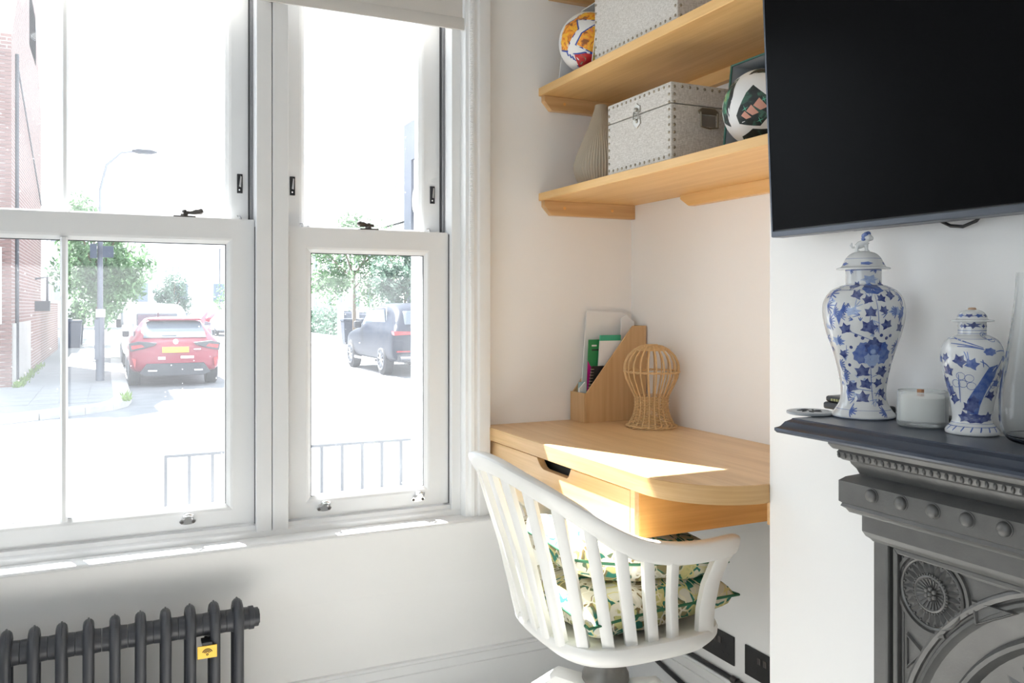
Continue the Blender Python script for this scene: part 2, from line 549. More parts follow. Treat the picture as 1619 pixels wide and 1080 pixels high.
# ------------------------------------------------------------------ roller blind
M['blind'] = flat('stone_blind_fabric', (.60, .57, .53), .85, var=.03, vscale=400, bump=.15, bscale=900)
bl = thing('roller_blind', 'pale stone fabric roller blind drawn partly down over the sash windows', 'blind', (-1.4, -.03, 2.087))
MB().box(-2.20, -.6265, -.0315, -.0295, 2.12, 2.62).build('fabric', M['blind'], bl)
MB().loft([[(x, -.0305 + a, b) for a, b in ((-.004, 2.092), (-.003, 2.087), (.003, 2.087), (.004, 2.092), (.004, 2.120), (.001, 2.124), (-.001, 2.124), (-.004, 2.120))] for x in (-2.20, -.6225)]).build('hem_bar', M['blind'], bl, smooth=40)
MB().tube([(-2.20, -.030, 2.645), (-.63, -.030, 2.645)], .024, 18).build('roller', M['blind'], bl, smooth=40)
ch = MB()
for k in range(230):
    z = 2.64 - .0058 * k
    for dx in ((-.0, .0) if False else (0,)):
        ch.sphere((-.6135, -.062, z), .0022, 6, 4)
        if k < 200:
            ch.sphere((-.6085, -.064, z), .0022, 6, 4)
ch.build('bead_chain', flat('white_plastic_beads', (.82, .82, .82), .3), bl, smooth=80)

# ================================================================== OUTSIDE: THE STREET
GZ = -.45
M['asphalt'] = flat('asphalt', (.21, .215, .23), .9, var=.25, vscale=3, bump=.3, bscale=60)
M['paving'] = flat('paving', (.235, .24, .25), .9, var=.15, vscale=2.5, bump=.3, bscale=40)
M['kerb'] = flat('granite_kerb', (.42, .415, .41), .85, var=.2, vscale=9)
M['render'] = flat('white_render', (.80, .80, .80), .9, var=.03)
M['grey_render'] = flat('grey_render', (.45, .44, .42), .9, var=.12, vscale=2)
M['darkpaint'] = flat('dark_blue_grey_paint', (.045, .055, .085), .5, var=.1)
M['ironwork'] = flat('black_railing_paint', (.05, .055, .065), .5, var=.1)
M['slate'] = flat('roof_slate', (.30, .30, .32), .8, var=.2, vscale=3)
M['pot'] = flat('terracotta', (.50, .22, .13), .8, var=.15)
M['trunk'] = flat('tree_bark', (.20, .15, .11), .9, var=.3, vscale=12)
M['far_glass'] = flat('far_window_glass', (.20, .24, .30), .12, var=.1)
M['grass'] = flat('weeds', (.16, .26, .05), .9, var=.4, vscale=60)


def brick_mat():
    m, nt, b = new_mat('red_brickwork')
    N, L = nt.nodes, nt.links
    tc = N.new('ShaderNodeTexCoord'); sx = N.new('ShaderNodeSeparateXYZ'); cx = N.new('ShaderNodeCombineXYZ')
    L.new(tc.outputs['Object'], sx.inputs[0])
    ad = N.new('ShaderNodeMath'); L.new(sx.outputs['X'], ad.inputs[0]); L.new(sx.outputs['Y'], ad.inputs[1])
    L.new(ad.outputs[0], cx.inputs['X']); L.new(sx.outputs['Z'], cx.inputs['Y'])
    br = N.new('ShaderNodeTexBrick')
    br.inputs['Color1'].default_value = (.25, .145, .125, 1); br.inputs['Color2'].default_value = (.19, .11, .098, 1)
    br.inputs['Mortar'].default_value = (.36, .32, .30, 1)
    br.inputs['Scale'].default_value = 1; br.inputs['Mortar Size'].default_value = .010
    br.inputs['Brick Width'].default_value = .235; br.inputs['Row Height'].default_value = .075
    L.new(cx.outputs[0], br.inputs['Vector'])
    L.new(br.outputs['Color'], b.inputs['Base Color'])
    bp = N.new('ShaderNodeBump'); bp.inputs['Strength'].default_value = .4; bp.inputs['Distance'].default_value = .01
    L.new(br.outputs['Fac'], bp.inputs['Height']); bp.invert = True
    L.new(bp.outputs['Normal'], b.inputs['Normal'])
    b.inputs['Roughness'].default_value = .9
    return m


M['brickwall'] = brick_mat()
M['mortar'] = flat('mortar', (.36, .32, .30), .95, var=.1)
M['brick'] = flat('red_brick', (.22, .13, .115), .9, var=.3, vscale=2)

struct('ground_road', MB().box(-60, 70, .31, 160, GZ - .3, GZ), M['asphalt'])
# corner pavement, left side of the side street
kp = [(-14, 4.9), (-6.2, 9.75), (-4.4, 10.8), (-3.4, 11.42), (-2.55, 12.0), (-1.95, 12.45), (-1.55, 12.85), (-1.33, 13.35), (-1.26, 14.0), (-1.27, 15.2), (-1.28, 16.6), (-1.29, 18.2), (-1.30, 20), (-1.30, 23), (-1.30, 27), (-1.3, 33), (-1.3, 60)]
PZ = GZ + .115
inner = []
for i, p in enumerate(kp):
    a = Vector(kp[max(i - 1, 0)]); b_ = Vector(kp[min(i + 1, len(kp) - 1)])
    t = (b_ - a).normalized(); nrm = Vector((-t.y, t.x))
    inner.append((p[0] + nrm.x * .30, p[1] + nrm.y * .30))
poly = inner + [(-3.3, 60), (-14, 60)]
pav = struct('pavement_corner', MB().prism(poly, 'z', GZ - .05, PZ - .004), M['paving'])
for i in range(len(kp) - 1):
    a, b_, c, d = Vector(kp[i]), Vector(kp[i + 1]), Vector(inner[i + 1]), Vector(inner[i])
    L_ = (b_ - a).length
    n = max(1, round(L_ / 1.0)) if i < 14 else 1
    for k in range(n):
        s0, s1 = (k + .008) / n, (k + .992) / n
        q = [a.lerp(b_, s0), a.lerp(b_, s1), d.lerp(c, s1), d.lerp(c, s0)]
        MB().prism([(v.x, v.y) for v in q], 'z', GZ - .02, PZ + .004 * random.random()).build('kerb_stone', M['kerb'], pav, bevel=.012)
# paving joints: big slabs by the corner
for i in range(6):
    for j in range(4):
        x0, y0 = -3.2 + .42 * j, 13.2 + .62 * i
        MB().box(x0, x0 + .405, y0, y0 + .605, GZ, PZ + .002 * random.random()).build('paving_slab', M['paving'], pav)
# weeds along the foot of the wall
wd = MB()
for k in range(420):
    y = 16.6 + 7 * random.random() ** 2
    x = -3.30 + abs(random.gauss(0, .06)); h = .04 + .10 * random.random(); a = random.random() * 6.28
    dx, dy = .018 * math.cos(a), .018 * math.sin(a)
    wd.add([(x - dx, y - dy, PZ), (x + dx, y + dy, PZ), (x + dx * 2 + random.gauss(0, .03), y + random.gauss(0, .03), PZ + h)], [(0, 1, 2)])
for k in range(60):
    x = -1.42 + .14 * random.random(); y = 13.0 + 1.3 * random.random(); h = .03 + .09 * random.random(); a = random.random() * 6.28
    dx, dy = .02 * math.cos(a), .02 * math.sin(a)
    wd.add([(x - dx, y - dy, PZ), (x + dx, y + dy, PZ), (x + dx * 2, y + random.gauss(0, .03), PZ + h)], [(0, 1, 2)])
o = wd.build('weeds', M['grass'], recalc=False); o['kind'] = 'stuff'; tag(o, 'green weeds sprouting along the foot of the brick wall and kerb', 'weeds')
# right pavement
rp = struct('pavement_right', MB().box(6.50, 40, 14, 120, GZ - .05, PZ - .004), M['paving'])
for k in range(24):
    y = 14 + k * 1.0
    MB().box(6.20, 6.50, y + .008, y + .992, GZ - .02, PZ).build('kerb_stone', M['kerb'], rp, bevel=.012)
MB().box(6.20, 6.50, 38, 110, GZ - .02, PZ).build('kerb_run', M['kerb'], rp)

# ------------------------------------------------------------------ brick end house on the corner
bh = thing('brick_house', 'red brick end-of-terrace house with a gable flank on the street corner', 'house', (-6, 20, GZ))
HX = -3.36
gp = [(16.85, GZ), (24.7, GZ), (24.7, 6.6), (22.7, 8.7), (21.2, 8.9), (19.2, 7.9), (18.4, 8.05), (16.95, 6.6), (16.85, 6.6)]
MB().prism(gp, 'x', HX, HX - .3).build('gable_wall', M['brickwall'], bh)
MB().box(-12, HX - .02, 16.86, 17.1, GZ, 6.4).build('front_wall', M['mortar'], bh)
MB().box(HX, HX + .025, 17.0, 21.0, GZ, GZ + 1.35).build('rendered_plinth', M['grey_render'], bh)
MB().prism([(16.85, 6.4), (24.7, 6.4), (22.3, 8.6), (19.5, 7.9)], 'x', HX - .3, -12).build('roof', M['slate'], bh)
MB().box(HX - .8, HX + .0, 20.9, 22.9, 7.5, 9.2).build('chimney', M['brickwall'], bh)
MB().tube([(HX + .03, 17.6, 6.4), (HX + .03, 17.6, GZ + .2)], .04, 8).build('drainpipe', M['ironwork'], bh)
MB().tube([(HX + .05, 17.7, 6.1), (HX + .05, 24.0, 4.0)], .018, 6).build('cable', M['ironwork'], bh)
# lantern bracket on the flank
MB().tube([(HX, 22.6, 1.95), (HX + .28, 22.6, 2.0), (HX + .28, 22.6, 1.3)], .03, 8).build('wall_bracket', M['ironwork'], bh)
MB().box(HX, HX + .34, 22.5, 22.75, 1.12, 1.38).build('bracket_box', M['ironwork'], bh)
proto = None
cnt = 0
for c in range(90):
    z = GZ + .075 * c
    off = 0 if c % 2 else .117
    for k in range(3):
        x1 = HX - .0 - k * .235 + (-off if k or off == 0 else 0)
        x1 = HX - k * .235 - (off if k else 0)
        w = .225 if (k or not off) else .107
        if 44 < c < 58 and k > 0:
            continue
        if proto is None:
            proto = MB().box(-.225, 0, 0, .05, 0, .065)
            pb = proto.build('brick', M['brick'], bh, local=True)
            pb.location = Vector((x1, 16.83, z)) - Vector((-6, 20, GZ))
        else:
            q = inst(pb, 'brick', bh, Matrix.Translation(Vector((x1, 16.83 + random.uniform(-.003, .003), z)) - Vector((-6, 20, GZ))) @ Matrix.Diagonal((w / .225, 1, 1, 1)))
        cnt += 1
f = MB().box(-4.6, -3.75, 16.80, 16.9, 2.9, 3.9).build('window', M['render'], bh)
MB().box(-4.5, -3.85, 16.79, 16.82, 3.0, 3.8).build('pane', M['far_glass'], f)
f = MB().box(-4.6, -3.52, 16.80, 16.9, .9, 2.4).build('window', M['render'], bh)
MB().box(-4.5, -3.6, 16.79, 16.82, 1.0, 2.3).build('pane', M['far_glass'], f)
gw = thing('garden_wall', 'low brick garden wall carrying on beyond the end house', 'wall', (-3.4, 28, GZ))
MB().box(-3.6, HX, 24.75, 33, GZ, 1.35).build('brickwork', M['brickwall'], gw)
MB().box(-3.65, HX + .05, 24.75, 33, 1.35, 1.45).build('coping', M['kerb'], gw)


def terrace_house(x, y, w, facing, h, label, gable=True, cat='house', depth=8):
    """rendered terrace house; facing = +1 looks to +x, -1 looks to -x"""
    t = thing('terrace_house', label, cat, (x, y + w / 2, GZ), 0, 'white terrace houses along the side street')
    s = -facing
    MB().box(min(x, x + s * depth), max(x, x + s * depth), y, y + w, GZ, h).build('wall', M['render'], t)
    xm = x + s * depth / 2
    MB().prism([(x - s * .25, h), (x + s * (depth + .2), h), (xm, h + (2.0 if gable else .7))], 'y', y, y + w).build('roof', M['slate'], t)
    if gable:
        MB().prism([(y + .5, h - .1), (y + w - .5, h - .1), (y + w - .5, h + .4), (y + w / 2, h + 2.1), (y + .5, h + .4)], 'x', x + facing * .55, x + s * 2.5).build('gable', M['render'], t)
        g0 = y + w / 2
        for sg in (-1, 1):
            MB().prism([(g0, h + 2.1), (g0 + sg * (w / 2 - .3), h + .2), (g0 + sg * (w / 2 - .3), h + .05), (g0, h + 1.95)], 'x', x + facing * .62, x + s * 2.5).build('barge_board', M['grey_render'], t)
        MB().box(min(x, x + facing * .55), max(x, x + facing * .55), y + .7, y + w - .7, GZ, h).build('bay', M['render'], t)
    ch_ = MB().box(xm - .35, xm + .35, y + .15, y + .95, h + .3, h + (2.9 if gable else 1.0)).build('chimney', M['brickwall'], t)
    for k in range(3):
        MB().lathe([(.13, 0), (.10, .1), (.10, .45), (.14, .5)], (xm - .2 + .2 * k, y + .55, h + (2.9 if gable else 1.0)), 10).build('chimney_pot', M['pot'], ch_)
    for z0 in (.6, 3.3):
        for k in range(2):
            y0 = y + .9 + k * (w - 2.0) * .62
            xx = x + facing * .57 if gable else x + facing * .02
            f_ = MB().box(min(xx, xx - facing * .1), max(xx, xx - facing * .1) + .02, y0, y0 + 1.1, z0, z0 + 1.6).build('window', M['trim'], t)
            MB().box(min(xx, xx + facing * .03), max(xx, xx + facing * .03), y0 + .1, y0 + 1.0, z0 + .1, z0 + 1.5).build('pane', M['far_glass'], f_)
    return t


lab = ['white rendered terrace house with a pointed gable nearest the dark corner building', 'white gabled terrace house, second along from the dark corner building', 'white gabled terrace house, third along from the dark corner building', 'white gabled terrace house, fourth along from the dark corner building', 'white gabled terrace house, fifth along from the dark corner building']
for k in range(5):
    terrace_house(10.6, 31 + 6.2 * k, 6.0, -1, 5.0 - .0 * k, lab[k])
terrace_house(-4.3, 33.3, 7, 1, 4.6, 'flat-fronted white house behind the low brick garden wall', False)
terrace_house(-4.3, 41, 7, 1, 4.6, 'flat-fronted white house farther down the pavement with the street trees', False)
eb = thing('end_building', 'long white building closing off the far end of the side street', 'building', (1, 74, GZ))
MB().box(-10, 9.5, 72, 80, GZ, 9.0).build('wall', M['render'], eb)
MB().prism([(71.7, 9.0), (80.3, 9.0), (76, 11)], 'x', -10, 9.5).build('roof', M['slate'], eb)
for k in range(5):
    f = MB().box(-6 + k * 3, -4.8 + k * 3, 71.95, 72.02, 1.5, 3.2).build('window', M['trim'], eb)
    MB().box(-5.9 + k * 3, -4.9 + k * 3, 71.92, 71.96, 1.6, 3.1).build('pane', M['far_glass'], f)
# dark corner building on the right
db = thing('corner_building', 'tall dark blue corner building with pale painted panels beyond the narrow window', 'building', (12, 22, GZ))
MB().box(9.0, 16, 14, 29.8, GZ, 8.4).build('wall', M['render'], db)
MB().box(8.9, 9.0, 28.9, 29.8, GZ, 8.4).build('corner_strip', M['darkpaint'], db)
MB().box(8.9, 9.0, 14, 28.9, 6.9, 8.4).build('fascia', M['darkpaint'], db)
for k in range(3):
    MB().box(8.9, 9.0, 26.9 - k * 2.3, 27.5 - k * 2.3, GZ, 6.9).build('pilaster', M['darkpaint'], db)
MB().tube([(8.95, 28.3 + .5 * math.cos(a), 5.3 + .55 * math.sin(a)) for a in [2 * PI * i / 20 for i in range(20)]], .06, 6, closed=True).build('round_moulding', M['grey_render'], db)

# ------------------------------------------------------------------ trees
def leaf_mat(name, c):
    m, nt, b = new_mat(name)
    N, L = nt.nodes, nt.links
    tc = N.new('ShaderNodeTexCoord'); nz = N.new('ShaderNodeTexNoise'); nz.inputs['Scale'].default_value = 2.2; nz.inputs['Detail'].default_value = 6
    L.new(tc.outputs['Object'], nz.inputs['Vector'])
    r = ramp(nt, [(.35, [k * .6 for k in c]), (.65, [min(1, k * 1.5) for k in c])])
    L.new(nz.outputs['Fac'], r.inputs['Fac']); L.new(r.outputs['Color'], b.inputs['Base Color'])
    b.inputs['Roughness'].default_value = .6
    tl = N.new('ShaderNodeBsdfTranslucent'); L.new(r.outputs['Color'], tl.inputs[0])
    mx = N.new('ShaderNodeMixShader'); mx.inputs[0].default_value = .35
    L.new(b.outputs[0], mx.inputs[1]); L.new(tl.outputs[0], mx.inputs[2]); L.new(mx.outputs[0], N['Material Output'].inputs['Surface'])
    return m


M['leaf'] = leaf_mat('green_leaves', (.13, .22, .11))
M['leaf2'] = leaf_mat('grey_green_leaves', (.13, .20, .15))


def tree(label, x, y, zc, rx, rz, n=5000, mat='leaf', trunk_r=.07, leaf=.09, seed=1, lean=0):
    rnd = random.Random(seed)
    t = thing('street_tree', label, 'tree', (x, y, PZ), 0)
    top = zc - rz * .2
    MB().tube([(x, y, PZ - .02), (x + lean * .5, y, PZ + (top - PZ) * .5), (x + lean, y, top)], [trunk_r, trunk_r * .8, trunk_r * .5], 8).build('trunk', M['trunk'], t, smooth=60)
    for k in range(7):
        a = k * .9 + rnd.random()
        zb = zc - rz * (.55 - .05 * k)
        MB().tube([(x + lean * .8, y, zb), (x + lean + rx * .35 * math.cos(a), y + rx * .35 * math.sin(a), zb + rz * .35), (x + lean + rx * .7 * math.cos(a), y + rx * .7 * math.sin(a), zb + rz * .75)], [trunk_r * .5, trunk_r * .3, .01], 6).build('branch', M['trunk'], t, smooth=60)
    cl = []
    for k in range(26):
        while True:
            p = Vector((rnd.uniform(-1, 1), rnd.uniform(-1, 1), rnd.uniform(-1, 1)))
            if p.length < .85:
                break
        cl.append((p, rnd.uniform(.22, .42)))
    fo = MB()
    for k in range(n):
        p, r = rnd.choice(cl)
        d = Vector((rnd.gauss(0, 1), rnd.gauss(0, 1), rnd.gauss(0, 1))).normalized() * r * rnd.random() ** .45
        q = p + d
        c = Vector((x + lean + q.x * rx, y + q.y * rx, zc + q.z * rz))
        u = Vector((rnd.gauss(0, 1), rnd.gauss(0, 1), rnd.gauss(0, 1))).normalized()
        w = u.orthogonal().normalized()
        s_ = leaf * rnd.uniform(.6, 1.2)
        fo.add([c - u * s_, c + w * s_ * .45, c + u * s_, c - w * s_ * .45], [(0, 1, 2, 3)])
    o_ = fo.build('foliage', M[mat], t, recalc=False); o_['kind'] = 'stuff'
    return t


tree('leafy street tree behind the lamp post on the corner pavement', -1.95, 27.0, 2.75, 1.5, 2.1, 6000, 'leaf', .09, .10, 3)
tree('second street tree standing behind the lamp post tree', -2.1, 36.0, 2.3, 1.7, 2.0, 4000, 'leaf', .08, .13, 5)
tree('small slender young tree beyond the red car in front of the white building', 2.75, 67.5, 2.1, 1.4, 2.0, 3200, 'leaf2', .09, .12, 8)
tree('broad street tree behind the parked black car', 7.35, 31.5, 3.1, 2.2, 2.05, 7000, 'leaf', .09, .11, 11)
tree('street tree beside the dark corner building overhanging the black car', 7.45, 25.2, 2.25, 1.2, 1.35, 5000, 'leaf2', .08, .09, 13)
tree('far street tree above the row of small parked cars', 8.0, 62.0, 2.4, 2.6, 2.9, 4000, 'leaf', .12, .16, 17)
# clipped hedge and gates on the far pavement
hd = MB()
rnd = random.Random(4)
for k in range(2600):
    c = Vector((rnd.uniform(9.2, 9.8), rnd.uniform(36, 52), rnd.uniform(GZ + .1, 1.2)))
    u = Vector((rnd.gauss(0, 1), rnd.gauss(0, 1), rnd.gauss(0, 1))).normalized(); w = u.orthogonal().normalized()
    hd.add([c - u * .13, c + w * .06, c + u * .13, c - w * .06], [(0, 1, 2, 3)])
hd.build('hedge', M['leaf2'], recalc=False)
o = bpy.data.objects['hedge']; o['kind'] = 'stuff'; tag(o, 'dense dark green hedge in front of the gabled terrace', 'hedge')


def pier(x, y, h, label):
    t = thing('gate_pier', label, 'gate pier', (x, y, PZ), 0, 'white gate piers on the far pavement')
    MB().box(x - .22, x + .22, y - .22, y + .22, PZ, PZ + h).build('shaft', M['render'], t, bevel=.01)
    MB().box(x - .27, x + .27, y - .27, y + .27, PZ + h, PZ + h + .08).build('cap', M['render'], t, bevel=.01)


pier(8.6, 33.2, 1.35, 'square white gate pier beside the wheelie bins')
pier(8.6, 35.6, 1.35, 'square white gate pier between the dark gates')
pier(8.6, 38.4, 1.6, 'taller square white gate pier beside the hedge')


def gate(x, y0, y1, h, label):
    t = thing('metal_gate', label, 'gate', (x, (y0 + y1) / 2, PZ), 0, 'dark metal gates on the far pavement')
    MB().box(x - .02, x + .02, y0, y1, PZ + h - .06, PZ + h).build('top_rail', M['darkpaint'], t)
    MB().box(x - .02, x + .02, y0, y1, PZ + .08, PZ + .14).build('lower_rail', M['darkpaint'], t)
    n = int((y1 - y0) / .13)
    for k in range(n + 1):
        y = y0 + (y1 - y0) * k / n
        MB().box(x - .015, x + .015, y - .02, y + .02, PZ, PZ + h + .05).build('upright', M['darkpaint'], t)


gate(8.6, 33.5, 35.3, 1.25, 'narrower dark metal gate behind the wheelie bins')
gate(8.6, 35.9, 38.1, 1.3, 'wider dark metal gate beside the hedge')


def bin_(x, y, label, c):
    t = thing('wheelie_bin', label, 'bin', (x, y, PZ))
    MB().loft([[(x + a * w, y + b * w, z) for a, b in ((-1, -1), (1, -1), (1, 1), (-1, 1))] for w, z in ((.24, PZ), (.30, PZ + .95))]).build('body', M[c], t, bevel=.02)
    MB().box(x - .32, x + .32, y - .32, y + .32, PZ + .95, PZ + 1.06).build('lid', M[c], t, bevel=.03)


bin_(8.1, 32.3, 'dark wheelie bin standing beside the white gate pier', 'darkpaint')
bin_(7.4, 32.5, 'dark wheelie bin standing at the kerb in front of the gate piers', 'darkpaint')
bin_(-2.9, 34.0, 'dark wheelie bin by the garden wall under the street trees', 'darkpaint')
bin_(-2.9, 37.0, 'dark wheelie bin beyond the first one by the garden wall', 'darkpaint')

# ------------------------------------------------------------------ lamp posts
def lamp_post(label, x, y, h, full=True):
    t = thing('lamp_post', label, 'lamp post', (x, y, PZ))
    MB().lathe([(.085, 0), (.085, 1.35), (.06, 1.45), (.05, 3.6)] if full else [(.06, 0), (.05, h)], (x, y, PZ - .01), 14).build('post', flat('lamp_post_paint', (.13, .14, .17), .5), t, smooth=50)
    pts = [(x, y, PZ + 3.55), (x, y, PZ + h - .9), (x + .12, y, PZ + h - .35), (x + .4, y, PZ + h - .06), (x + .7, y, PZ + h)] if full else [(x, y, PZ + h - .1), (x + .3, y, PZ + h), (x + .7, y, PZ + h)]
    MB().tube(pts, .028, 8).build('arm', flat('lamp_arm_paint', (.25, .26, .29), .5), t, smooth=60)
    hd_ = MB().loft([[(x + a, y + b * k, PZ + h + c * k) for b, c in ((-.09, .03), (.09, .03), (.07, -.05), (-.07, -.05))] for a, k in ((.62, .5), (.75, 1), (1.0, 1), (1.12, .3))]).build('lantern', flat('lantern_grey', (.06, .065, .08), .4), t, smooth=50)
    if full:
        MB().box(x - .19, x - .06, y - .16, y - .1, PZ + 2.6, PZ + 2.9).build('sign', M['darkpaint'], t)
        MB().box(x + .05, x + .26, y - .16, y - .1, PZ + 2.62, PZ + 2.86).build('sign', M['darkpaint'], t)
        MB().box(x - .08, x + .10, y - .13, y - .09, PZ + 1.35, PZ + 1.52).build('notice', M['paper'], t)
        MB().box(x - .11, x - .02, y - .10, y + .06, PZ + .45, PZ + 1.3).build('cabinet', flat('cabinet_paint', (.12, .13, .16), .5), t)
    return t


lamp_post('tall grey lamp post with signs on the corner pavement', -1.80, 17.7, 4.95)
lamp_post('thin far lamp post on the right of the side street', 5.95, 66, 6.0, False)

# ------------------------------------------------------------------ railing in front of the house
rl = thing('iron_railing', 'thin black iron bar railing just outside the window', 'railing', (-.4, 1.5, GZ))
MB().box(-1.385, .9, 1.488, 1.512, .600, .612).build('top_rail', M['ironwork'], rl)
MB().box(-1.385, .9, 1.488, 1.512, -.33, -.32).build('lower_rail', M['ironwork'], rl)
pb0 = None
for k in range(24):
    x = -1.379 + .0955 * k
    if pb0 is None:
        pb0 = MB().box(-.0065, .0065, -.0065, .0065, 0, .60 - GZ).build('bar', M['ironwork'], rl, local=True)
        pb0.location = Vector((x, 1.5, GZ)) - Vector((-.4, 1.5, GZ))
    else:
        inst(pb0, 'bar', rl, Matrix.Translation(Vector((x, 1.5, GZ)) - Vector((-.4, 1.5, GZ))))

# ------------------------------------------------------------------ cars
M['tyre'] = flat('tyre_rubber', (.03, .03, .033), .8)
M['alloy'] = flat('alloy_wheel', (.22, .23, .25), .4, metal=.6)
M['carglass'] = flat('car_glass', (.10, .13, .16), .08, var=.05, spec=.8)
M['light_red'] = flat('tail_lamp_red', (.35, .01, .015), .15, var=.1)
M['dark_trim'] = flat('dark_bumper_plastic', (.035, .037, .045), .6)
M['plate'] = flat('yellow_number_plate', (.85, .55, .03), .5, var=.02)


def wheel(parent, x, y, r, w, sx):
    o_ = MB().tube([(x - w / 2, y, GZ + r), (x - w / 2 + .02, y, GZ + r), (x + w / 2 - .02, y, GZ + r), (x + w / 2, y, GZ + r)], [r * .93, r, r, r * .93], 22).build('wheel', M['tyre'], parent, smooth=40)
    xf = x + sx * (w / 2 + .002)
    mbw = MB()
    mbw.tube([(xf, y + r * .66 * math.cos(a), GZ + r + r * .66 * math.sin(a)) for a in [2 * PI * i / 20 for i in range(20)]], .022, 6, closed=True)
    for k in range(10):
        a = 2 * PI * k / 10
        mbw.tube([(xf + sx * .005, y + .03 * math.cos(a), GZ + r + .03 * math.sin(a)), (xf, y + r * .66 * math.cos(a + .12), GZ + r + r * .66 * math.sin(a + .12))], .017, 5)
    mbw.build('alloy_rim', M['alloy'], o_, smooth=50)


def car(name, label, x, y, paint, L_, W, H, belt, st, rear, r_w, wb0, wb1, detail=True, group=None):
    """x = centre line, y = rear bumper; nose towards +y"""
    t = thing(name, label, 'car', (x, y + L_ / 2, GZ), 0, group)
    rings = []
    for (yy, kw, zb, zbelt, ztop, kt) in st:
        w2 = W / 2 * kw
        wt = W / 2 * kt
        half = [(w2 * .86, zb), (w2 * .97, zb + .10), (w2, zb + (zbelt - zb) * .45), (w2 * .985, zbelt * .93 + zb * .07), (w2 * .95, zbelt), (wt * 1.02, ztop - (ztop - zbelt) * .12), (wt * .88, ztop - .01), (wt * .5, ztop + .012)]
        ring = [(x + a, y + yy, GZ + z) for a, z in half] + [(x - a, y + yy, GZ + z) for a, z in reversed(half)]
        rings.append(ring)
    MB().loft(rings, True, True).build('body', paint, t, smooth=50, subsurf=1)
    for wy in (wb0, wb1):
        for s in (-1, 1):
            wheel(t, x + s * (W / 2 - .125), y + wy, r_w, .23, s)
    return t


red = flat('red_car_paint', (.22, .004, .024), .36, var=.04, coat=.15)
black = flat('dark_blue_black_car_paint', (.012, .016, .030), .35, var=.05, spec=.12, coat=.0)
white = flat('white_car_paint', (.80, .80, .80), .3, var=.02)
silver = flat('silver_car_paint', (.45, .47, .5), .3, metal=.3)
HATCH = [(0.0, .86, .40, .70, .735, .80), (.05, .96, .30, .90, .93, .86), (.20, 1, .28, .97, 1.03, .82), (.45, 1, .26, .98, 1.24, .70), (.72, 1, .22, .97, 1.40, .64), (1.3, 1, .22, .96, 1.46, .66), (2.2, 1, .22, .95, 1.45, .65), (2.75, 1, .22, .95, 1.25, .66), (3.25, .99, .22, .93, .98, .80), (3.9, .95, .24, .80, .86, .78), (4.2, .85, .28, .66, .72, .7), (4.3, .72, .34, .58, .60, .6)]
CX, CY = -.36, 16.75
c1 = car('red_hatchback', 'red hatchback car with a yellow number plate parked at the kerb', CX, CY, red, 4.3, 1.80, 1.46, .97, HATCH, None, .32, .80, 3.45)


def zq(yv, zv):
    return (CY + yv, GZ + zv)


MB().loft([[(CX + s * a, *zq(yv, zv)) for s in (-1, 1)] + [(CX + s * a, *zq(yv + .05, zv - .01)) for s in (1, -1)] for a, yv, zv in ((.62, .16, 1.035), (.60, .33, 1.17), (.535, .60, 1.365))]).build('rear_window', M['carglass'], c1, smooth=50)
MB().prism([(CX - .58, GZ + 1.39), (CX + .58, GZ + 1.39), (CX + .52, GZ + 1.43), (CX - .52, GZ + 1.43)], 'y', CY + .50, CY + .85).build('spoiler', red, c1, bevel=.015)
for s in (-1, 1):
    MB().prism([(CX + s * .87, GZ + .76), (CX + s * .90, GZ + .92), (CX + s * .72, GZ + .965), (CX + s * .36, GZ + .93), (CX + s * .40, GZ + .88), (CX + s * .66, GZ + .80)], 'y', CY - .015, CY + .10).build('tail_lamp', M['dark_trim'], c1, bevel=.01)
    MB().prism([(CX + s * .84, GZ + .80), (CX + s * .86, GZ + .88), (CX + s * .66, GZ + .90), (CX + s * .60, GZ + .85)], 'y', CY - .022, CY + .02).build('red_lens', M['light_red'], c1)
    MB().prism([(CX + s * .78, GZ + .40), (CX + s * .84, GZ + .62), (CX + s * .76, GZ + .60)], 'y', CY - .02, CY + .1).build('reflector', M['light_red'], c1)
    MB().box(CX + s * .92 - .07, CX + s * .92 + .07 + (.06 if s > 0 else 0), CY + 2.55, CY + 2.72, GZ + .98, GZ + 1.13).build('wing_mirror', M['dark_trim'], c1, bevel=.03)
    MB().prism([(CY + .62, GZ + 1.03), (CY + 2.75, GZ + 1.03), (CY + 2.2, GZ + 1.34), (CY + .95, GZ + 1.33)], 'x', CX + s * .785, CX + s * .80).build('side_window', M['carglass'], c1)
    MB().box(CX + s * .45 - .09, CX + s * .45 + .09, CY - .03, CY + .05, GZ + .33, GZ + .37).build('exhaust_trim', M['chrome'], c1, bevel=.01)
MB().prism([(CX - .70, GZ + .30), (CX - .56, GZ + .50), (CX + .56, GZ + .50), (CX + .70, GZ + .30), (CX + .55, GZ + .24), (CX - .55, GZ + .24)], 'y', CY - .025, CY + .3).build('rear_diffuser', M['dark_trim'], c1, bevel=.01)
MB().box(CX - .26, CX + .26, CY - .035, CY + .02, GZ + .725, GZ + .84).build('number_plate', M['plate'], c1)
MB().tube([(CX, CY + .02, GZ + .955), (CX, CY - .012, GZ + .955)], .055, 8).build('badge', M['chrome'], c1)
MB().box(CX + .36, CX + .50, CY - .02, CY + .03, GZ + .775, GZ + .80).build('lettering_strip', M['chrome'], c1)
MB().box(CX - .34, CX - .20, CY - .02, CY + .03, GZ + .58, GZ + .64).build('sticker', M['paper'], c1)
MB().box(CX + .10, CX + .36, CY - .02, CY + .03, GZ + .60, GZ + .65).build('sticker', M['paper'], c1)
MB().box(CX - .26, CX + .02, CY + .13, CY + .17, GZ + 1.065, GZ + 1.085).build('wiper', M['dark_trim'], c1)
